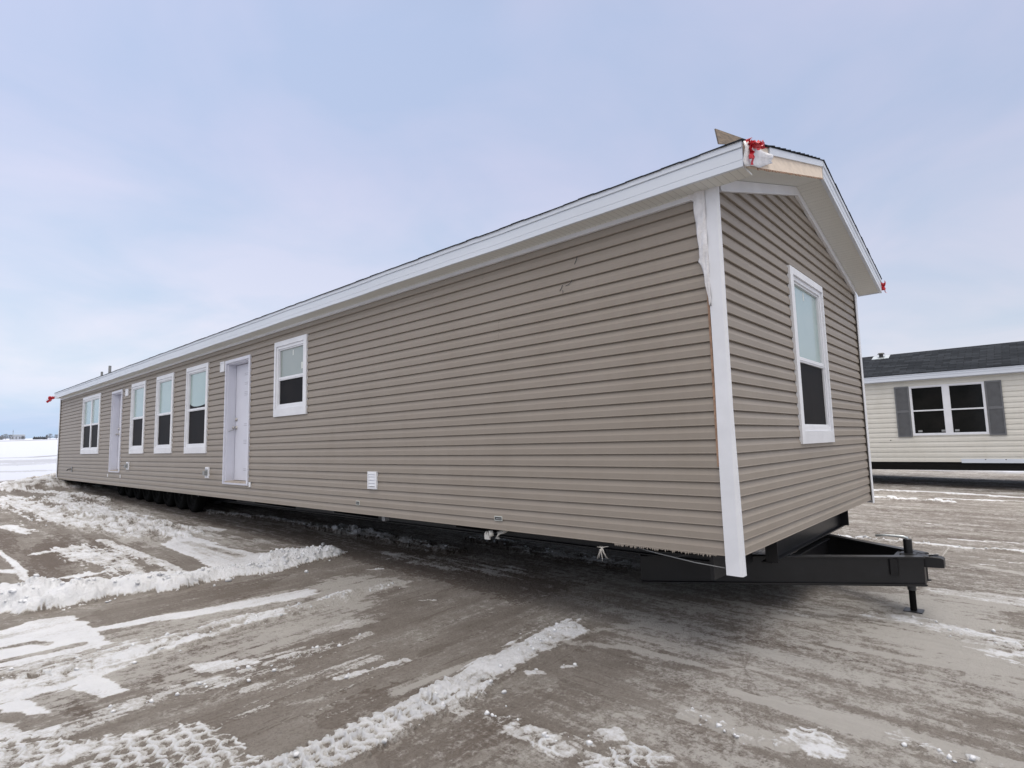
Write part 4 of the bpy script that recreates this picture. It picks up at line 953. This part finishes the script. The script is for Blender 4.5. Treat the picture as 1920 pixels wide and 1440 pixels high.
# ------------------------------------------------------------------ second home
D = 16.0; R2 = .1435
h2 = home_root('cream sided mobile home with grey shutters and a charcoal roof, behind on the right')
F2 = lambda u, z, o: (D-o, u, z)
U0, U1 = -8.0, 9.0
siding('long_siding_wall', M['cream'], h2, F2, U0, U1, -.012, 17, R2, [(-.69, .90, .80, 2.10)], ztop=2.35, seed=21, depth=.015)
W2 = 4.4
def zs2(x): return 2.36+.36*(x-(D-.2)) if x < D+W2/2 else 2.36+.36*(D+W2+.2-x)
for yy, sg in ((U1, 1), (U0, -1)):
    siding('gable_siding_wall', M['cream'], h2, lambda u, z, o, yy=yy, sg=sg: (u, yy+sg*o, z), D, D+W2, -.012, 23, R2, [],
           ext=lambda z: (D if z < 2.43 else D-.2+(z-2.36)/.36, D+W2 if z < 2.43 else D+W2+.2-(z-2.36)/.36), seed=22, depth=.015)
siding('long_siding_wall', M['cream'], h2, lambda u, z, o: (D+W2+o, u, z), U0, U1, -.012, 17, R2, [], ztop=2.43, seed=24, depth=.015)
mb = MB(F2); mb.box(U0-.02, U1+.02, 2.335, 2.35, -.0, .20)
for (za, zb, o) in ((2.322, 2.336, .03), (2.35, 2.42, .198), (2.42, 2.44, .206), (2.44, 2.475, .202), (2.475, 2.505, .215)): mb.box(U0-.1, U1+.1, za, zb, .0 if o == .03 else .15, o)
mb.build('eave_fascia', M['fascia'], h2)
mb = MB()
for xa, xb in ((D-.225, D+W2/2), (D+W2/2, D+W2+.225)):
    za, zb = zs2(xa)+.15, zs2(xb)+.15
    mb.prism([(xa, za), (xb, zb), (xb, zb+.03), (xa, za+.02)], lambda w, t: (w[0], t, w[1]), U0-.25, U1+.25)
mb.build('shingle_roof', M['shingle'], h2)
x = 18.0
o = MB().tube([(x-.05, 1.863, zs2(x)+.15), (x-.05, 1.863, zs2(x)+.27)], .06, 12).tube([(x-.05, 1.863, zs2(x)+.26), (x-.05, 1.863, zs2(x)+.30)], [.11, .08], 12).build('roof_vent', M['plate'], h2)
MB().prism([(x-.28, zs2(x-.28)+.182), (x+.12, zs2(x+.12)+.182), (x+.12, zs2(x+.12)+.195), (x-.28, zs2(x-.28)+.195)], lambda w, t: (w[0], t, w[1]), 1.63, 2.1).build('vent_flashing', M['zinc'], o)
# twin window
mb = MB(F2); frame_ring(mb, -.735, .955, .735, 2.155, .035, .035, .035, .045, -.015, .02)
win = mb.build('window', M['white'], h2)
mb = MB(F2); mb.box(.045, .175, .78, 2.12, -.03, .014)
mb.box(-.70, .045, 1.425, 1.462, -.035, .004); mb.box(.175, .92, 1.425, 1.462, -.035, .004)
for a, b in ((-.70, .045), (.175, .92)): frame_ring(mb, a, b, .78, 2.12, .02, .02, .02, .02, -.015, .006)
mb.build('sash_frame', M['white'], win)
for a, b in ((-.68, .025), (.195, .90)):
    for c, d in ((.80, 1.425), (1.462, 2.10)): MB(F2).box(a, b, c, d, -.034, -.028).build('pane', M['darkglass'], win)
for u in (.10-.80+.72+.60, .79-.62, -.08): pass
for u in (.78, .24, -.06): MB(F2).box(u-.05, u+.05, .83, .885, -.027, -.025).build('sticker', M['grey'], win)
for (a, b) in ((.965, 1.315), (-1.095, -.745)):
    mb = MB(F2); frame_ring(mb, a, b, .70, 2.165, .035, .035, .045, .045, .0, .032, .003); mb.box(a+.035, b-.035, 1.405, 1.45, .0, .031)
    sh = mb.build('shutter', M['louvre'], h2)
    mb = MB(F2); z = .745
    while z < 2.11:
        if not (1.385 < z < 1.45): mb.prism([(z, .008), (z+.026, .020), (z+.030, .020), (z+.030, .008)], lambda p, t: (t, p[0], p[1]), a+.035, b-.035)
        z += .032
    mb.box(a+.035, b-.035, .745, 2.12, .001, .008); mb.build('slats', M['louvre'], sh)
strip = MB(F2).box(U0, -.085, -.035, .075, -.002, .02).build('bottom_trim', M['fascia'], h2)
for u in (-.6, -1.02, -1.5): MB(F2).box(u-.015, u+.015, .045, .065, .020, .022).build('screw_hole', M['plate'], h2)
MB(F2).box(1.50, 1.53, .60, .625, -.0, .003).build('siding_hole', M['plate'], h2)
MB().box(D+.03, D+W2-.03, U0+.03, U1-.03, -.03, -.013).build('belly_board', M['underside'], h2)
for x in (D+.86, D+W2-.86):
    mb = MB(); mb.box(x-.006, x+.006, U0+.2, U1-.2, -.27, -.03); mb.box(x-.05, x+.05, U0+.2, U1-.2, -.282, -.27); mb.build('chassis_rail', M['steel'], h2)
MB().box(D+.12, D+.16, U0+.2, U1-.2, -.10, -.03).build('belly_board', M['underside'], h2)

# ------------------------------------------------------------------ far horizon
def at_far(px, dist=900.):
    """azimuth position along the left horizon"""
    t = px/108.; x = 88.6+t*54.5; y = 893.3-t*7.2; return Vector((x, y, 0))*(dist/900.)
def far_tree(px, hgt, wid, dist, label, seed):
    rs = random.Random(seed); p = at_far(px, dist); root = empty('bare_tree', p); tag(root, label, 'tree', 'trees on the horizon')
    MB().tube([(0, 0, -.5), (0, 0, hgt*.5), (rs.uniform(-.4, .4), 0, hgt*.85)], [hgt*.035, hgt*.022, hgt*.008], 6).build('trunk', M['bark'], root)
    mb = MB()
    for k in range(190):
        a = rs.random()*2*PI; b = rs.uniform(.0, 1)**.7; z = hgt*(.22+.78*rs.random()); rr = wid/2*math.sqrt(max(0, 1-((z/hgt-.5)/.56)**2))*b
        c = Vector((rr*math.cos(a), rr*math.sin(a), z)); s = rs.uniform(.35, .8); q = Vector((rs.gauss(0, 1), rs.gauss(0, 1), rs.gauss(0, 1))).normalized(); r = q.orthogonal().normalized()
        mb.face(tuple(c-q*s), tuple(c+r*s*.4), tuple(c+q*s), tuple(c-r*s*.3))
    mb.build('crown', M['bark'], root, fix=False)
for (px, h, w, d, l, s) in ((4, 4.0, 7, 900, 'low bare tree farthest left on the horizon', 1), (9, 5.2, 8, 880, 'rounded bare tree second from the left on the horizon', 2),
        (12.5, 6.4, 6.5, 860, 'darkest bare tree on the horizon left of the mast', 3), (20.5, 5.5, 6, 870, 'bare tree just left of the horizon mast', 4),
        (43.5, 4.0, 5, 880, 'bare tree right of the distant pale building', 5), (87, 5.4, 3.2, 900, 'thin bare tree left of the dark round one on the horizon', 6),
        (93, 6.6, 6.5, 880, 'dark round bare tree on the horizon near the home', 7), (105, 5.8, 6, 900, 'bare tree on the horizon beside the far end of the home', 8)):
    far_tree(px, h, w, d, l, s)
mb = MB(); rs = random.Random(31)
for k in range(1500):
    px = rs.uniform(62, 88) if k % 4 else rs.uniform(0, 8); p = at_far(px, 930); h = rs.uniform(.2, 3.6*(.55+.45*math.sin(px*.9)**2)); c = Vector((p.x, p.y, h)); s = rs.uniform(.4, .9)
    q = Vector((rs.gauss(0, 1), rs.gauss(0, 1), rs.gauss(0, .6))).normalized(); r = q.orthogonal().normalized()
    mb.face(tuple(c-q*s), tuple(c+r*s*.5), tuple(c+q*s), tuple(c-r*s*.5))
tag(mb.build('shelterbelt', M['bark'], None, fix=False), 'low dark belt of trees along the snowy horizon', 'treeline', kind='stuff')
p = at_far(33.5, 900); bd = empty('farm_building', p); tag(bd, 'pale grey farm building on the left horizon beside the mast', 'building')
mb = MB(); mb.box(-6.5, 6.5, -4, 4, -.5, 4.6); mb.build('wall', M['distant_wall'], bd)
MB().prism([(-4.4, 4.6), (4.4, 4.6), (0, 6.0)], lambda q, t: (t, q[0], q[1]), -6.8, 6.8).build('roof', M['distant_roof'], bd)
mb = MB()
for k in range(4): mb.box(-5+k*3, -4+k*3, -4.05, -3.99, .8, 3.4)
mb.build('door', M['bark'], bd)
p = at_far(25.5, 900); ms = empty('radio_mast', p); tag(ms, 'thin tall mast standing on the left horizon', 'mast')
mb = MB(); mb.tube([(0, 0, -.5), (0, 0, 11.5)], .22, 6); mb.build('mast_pole', M['distant_roof'], ms)
MB().box(-.8, .8, -.1, .1, 9.2, 9.5).build('cross_arm', M['distant_roof'], ms)

# ------------------------------------------------------------------ sky and light
w = bpy.data.worlds.new('World'); S.world = w; w.use_nodes = True; nt = w.node_tree; Lk = nt.links.new
bg = nt.nodes['Background']; outp = nt.nodes['World Output']
sky = nt.nodes.new('ShaderNodeTexSky'); sky.sky_type = 'NISHITA'; sky.sun_disc = False
SE, SA = math.radians(62), math.radians(105)           # sun elevation, compass-style azimuth (from +y towards +x)
sky.sun_elevation = SE; sky.sun_rotation = SA; sky.air_density = 1.5; sky.dust_density = 3
Lk(sky.outputs[0], bg.inputs[0]); bg.inputs[1].default_value = .08
tc = nt.nodes.new('ShaderNodeTexCoord'); sp = nt.nodes.new('ShaderNodeSeparateXYZ'); Lk(tc.outputs['Generated'], sp.inputs[0])
def wm(op, a, b=None, c=None, clamp=False):
    q = nt.nodes.new('ShaderNodeMath'); q.operation = op; q.use_clamp = clamp
    for k, v in enumerate((a, b, c)):
        if v is None: continue
        if isinstance(v, (int, float)): q.inputs[k].default_value = v
        else: Lk(v, q.inputs[k])
    return q.outputs[0]
zc = wm('MAXIMUM', sp.outputs[2], 0.0)
den = wm('ADD', zc, .22)
cb = nt.nodes.new('ShaderNodeCombineXYZ'); Lk(wm('DIVIDE', sp.outputs[0], den), cb.inputs[0]); Lk(wm('DIVIDE', sp.outputs[1], den), cb.inputs[1])
n1 = nt.nodes.new('ShaderNodeTexNoise'); n1.inputs['Scale'].default_value = 1.7; n1.inputs['Detail'].default_value = 5; n1.inputs['Roughness'].default_value = .5; n1.inputs['Distortion'].default_value = .4
Lk(cb.outputs[0], n1.inputs['Vector'])
elev = nt.nodes.new('ShaderNodeValToRGB'); Lk(sp.outputs[2], elev.inputs[0]); e = elev.color_ramp.elements
stops = [(0, (.56, .70, .90)), (.018, (.55, .69, .90)), (.05, (.66, .78, .93)), (.10, (.77, .84, .95)), (.22, (.66, .745, .91)), (.42, (.57, .65, .86)), (.60, (.55, .63, .85)), (1, (.44, .50, .66))]
while len(e) < len(stops): e.new(.5)
for i, (p_, c_) in enumerate(stops): e[i].position = p_; e[i].color = (*c_, 1)
cl = nt.nodes.new('ShaderNodeValToRGB'); Lk(n1.outputs['Fac'], cl.inputs[0])
cl.color_ramp.elements[0].position = .36; cl.color_ramp.elements[0].color = (.89, .935, .975, 1); cl.color_ramp.elements[1].position = .62; cl.color_ramp.elements[1].color = (1.09, 1.02, 1.02, 1)
mx = nt.nodes.new('ShaderNodeMix'); mx.data_type = 'RGBA'; mx.blend_type = 'MULTIPLY'; mx.inputs[0].default_value = 1; Lk(elev.outputs[0], mx.inputs[6]); Lk(cl.outputs[0], mx.inputs[7])
# brighter towards +y (beyond the far end of the home), duller towards +x
az = wm('MULTIPLY_ADD', sp.outputs[1], .05, wm('MULTIPLY_ADD', sp.outputs[0], -.12, 1.02))
# added brightness in the unseen sky behind the camera, to fill the walls
bk = nt.nodes.new('ShaderNodeMapRange'); bk.interpolation_type = 'SMOOTHSTEP'; bk.inputs[1].default_value = 0; bk.inputs[2].default_value = .8; 
Lk(wm('MULTIPLY_ADD', sp.outputs[0], -.74, wm('MULTIPLY', sp.outputs[1], -.67)), bk.inputs[0])
hz = nt.nodes.new('ShaderNodeMapRange'); hz.interpolation_type = 'SMOOTHSTEP'; hz.inputs[1].default_value = .08; hz.inputs[2].default_value = .5; Lk(sp.outputs[2], hz.inputs[0])
bkf = wm('MULTIPLY', bk.outputs[0], hz.outputs[0])
mx2 = nt.nodes.new('ShaderNodeMix'); mx2.data_type = 'RGBA'; mx2.blend_type = 'MULTIPLY'; mx2.inputs[0].default_value = 1; Lk(mx.outputs[2], mx2.inputs[6]); Lk(az, mx2.inputs[7])
# an overcast sky is brightest overhead
zr = nt.nodes.new('ShaderNodeMapRange'); zr.interpolation_type = 'SMOOTHSTEP'; zr.inputs[1].default_value = .64; zr.inputs[2].default_value = .92; Lk(sp.outputs[2], zr.inputs[0])
mx3 = nt.nodes.new('ShaderNodeMix'); mx3.data_type = 'RGBA'; Lk(zr.outputs[0], mx3.inputs[0]); Lk(mx2.outputs[2], mx3.inputs[6]); mx3.inputs[7].default_value = (2.8, 2.58, 2.3, 1)
mx4 = nt.nodes.new('ShaderNodeMix'); mx4.data_type = 'RGBA'; Lk(wm('MULTIPLY', bkf, wm('SUBTRACT', 1.0, zr.outputs[0])), mx4.inputs[0]); Lk(mx3.outputs[2], mx4.inputs[6]); mx4.inputs[7].default_value = (1.70, 1.60, 1.49, 1)
bg2 = nt.nodes.new('ShaderNodeBackground'); Lk(mx4.outputs[2], bg2.inputs[0]); bg2.inputs[1].default_value = 1.0
ms_ = nt.nodes.new('ShaderNodeMixShader'); ms_.inputs[0].default_value = .96
Lk(bg.outputs[0], ms_.inputs[1]); Lk(bg2.outputs[0], ms_.inputs[2]); Lk(ms_.outputs[0], outp.inputs['Surface'])
sd = bpy.data.lights.new('sun', 'SUN'); sd.energy = 1.5; sd.angle = math.radians(35); sd.color = (1, .96, .91)
so = bpy.data.objects.new('sun', sd); COL.objects.link(so)
dv = Vector((math.sin(SA)*math.cos(SE), math.cos(SA)*math.cos(SE), math.sin(SE)))
so.rotation_euler = dv.to_track_quat('Z', 'Y').to_euler()

# ------------------------------------------------------------------ camera
cd = bpy.data.cameras.new('camera'); cam = bpy.data.objects.new('camera', cd); COL.objects.link(cam); S.camera = cam
cd.sensor_width = 36; cd.lens = 20.0304; cd.clip_end = 12000; cd.clip_start = .05
Rc = Matrix(((0.6712117, -0.0591844, -0.7388992), (-0.7412169, -0.0650257, -0.6681087), (-0.0085058, 0.9961269, -0.0875145)))
cam.matrix_world = Matrix.Translation((-4.009, -1.527, 1.586)) @ Rc.to_4x4()
S.view_settings.view_transform = 'Standard'; S.view_settings.look = 'None'; S.view_settings.exposure = 0; S.view_settings.gamma = 1
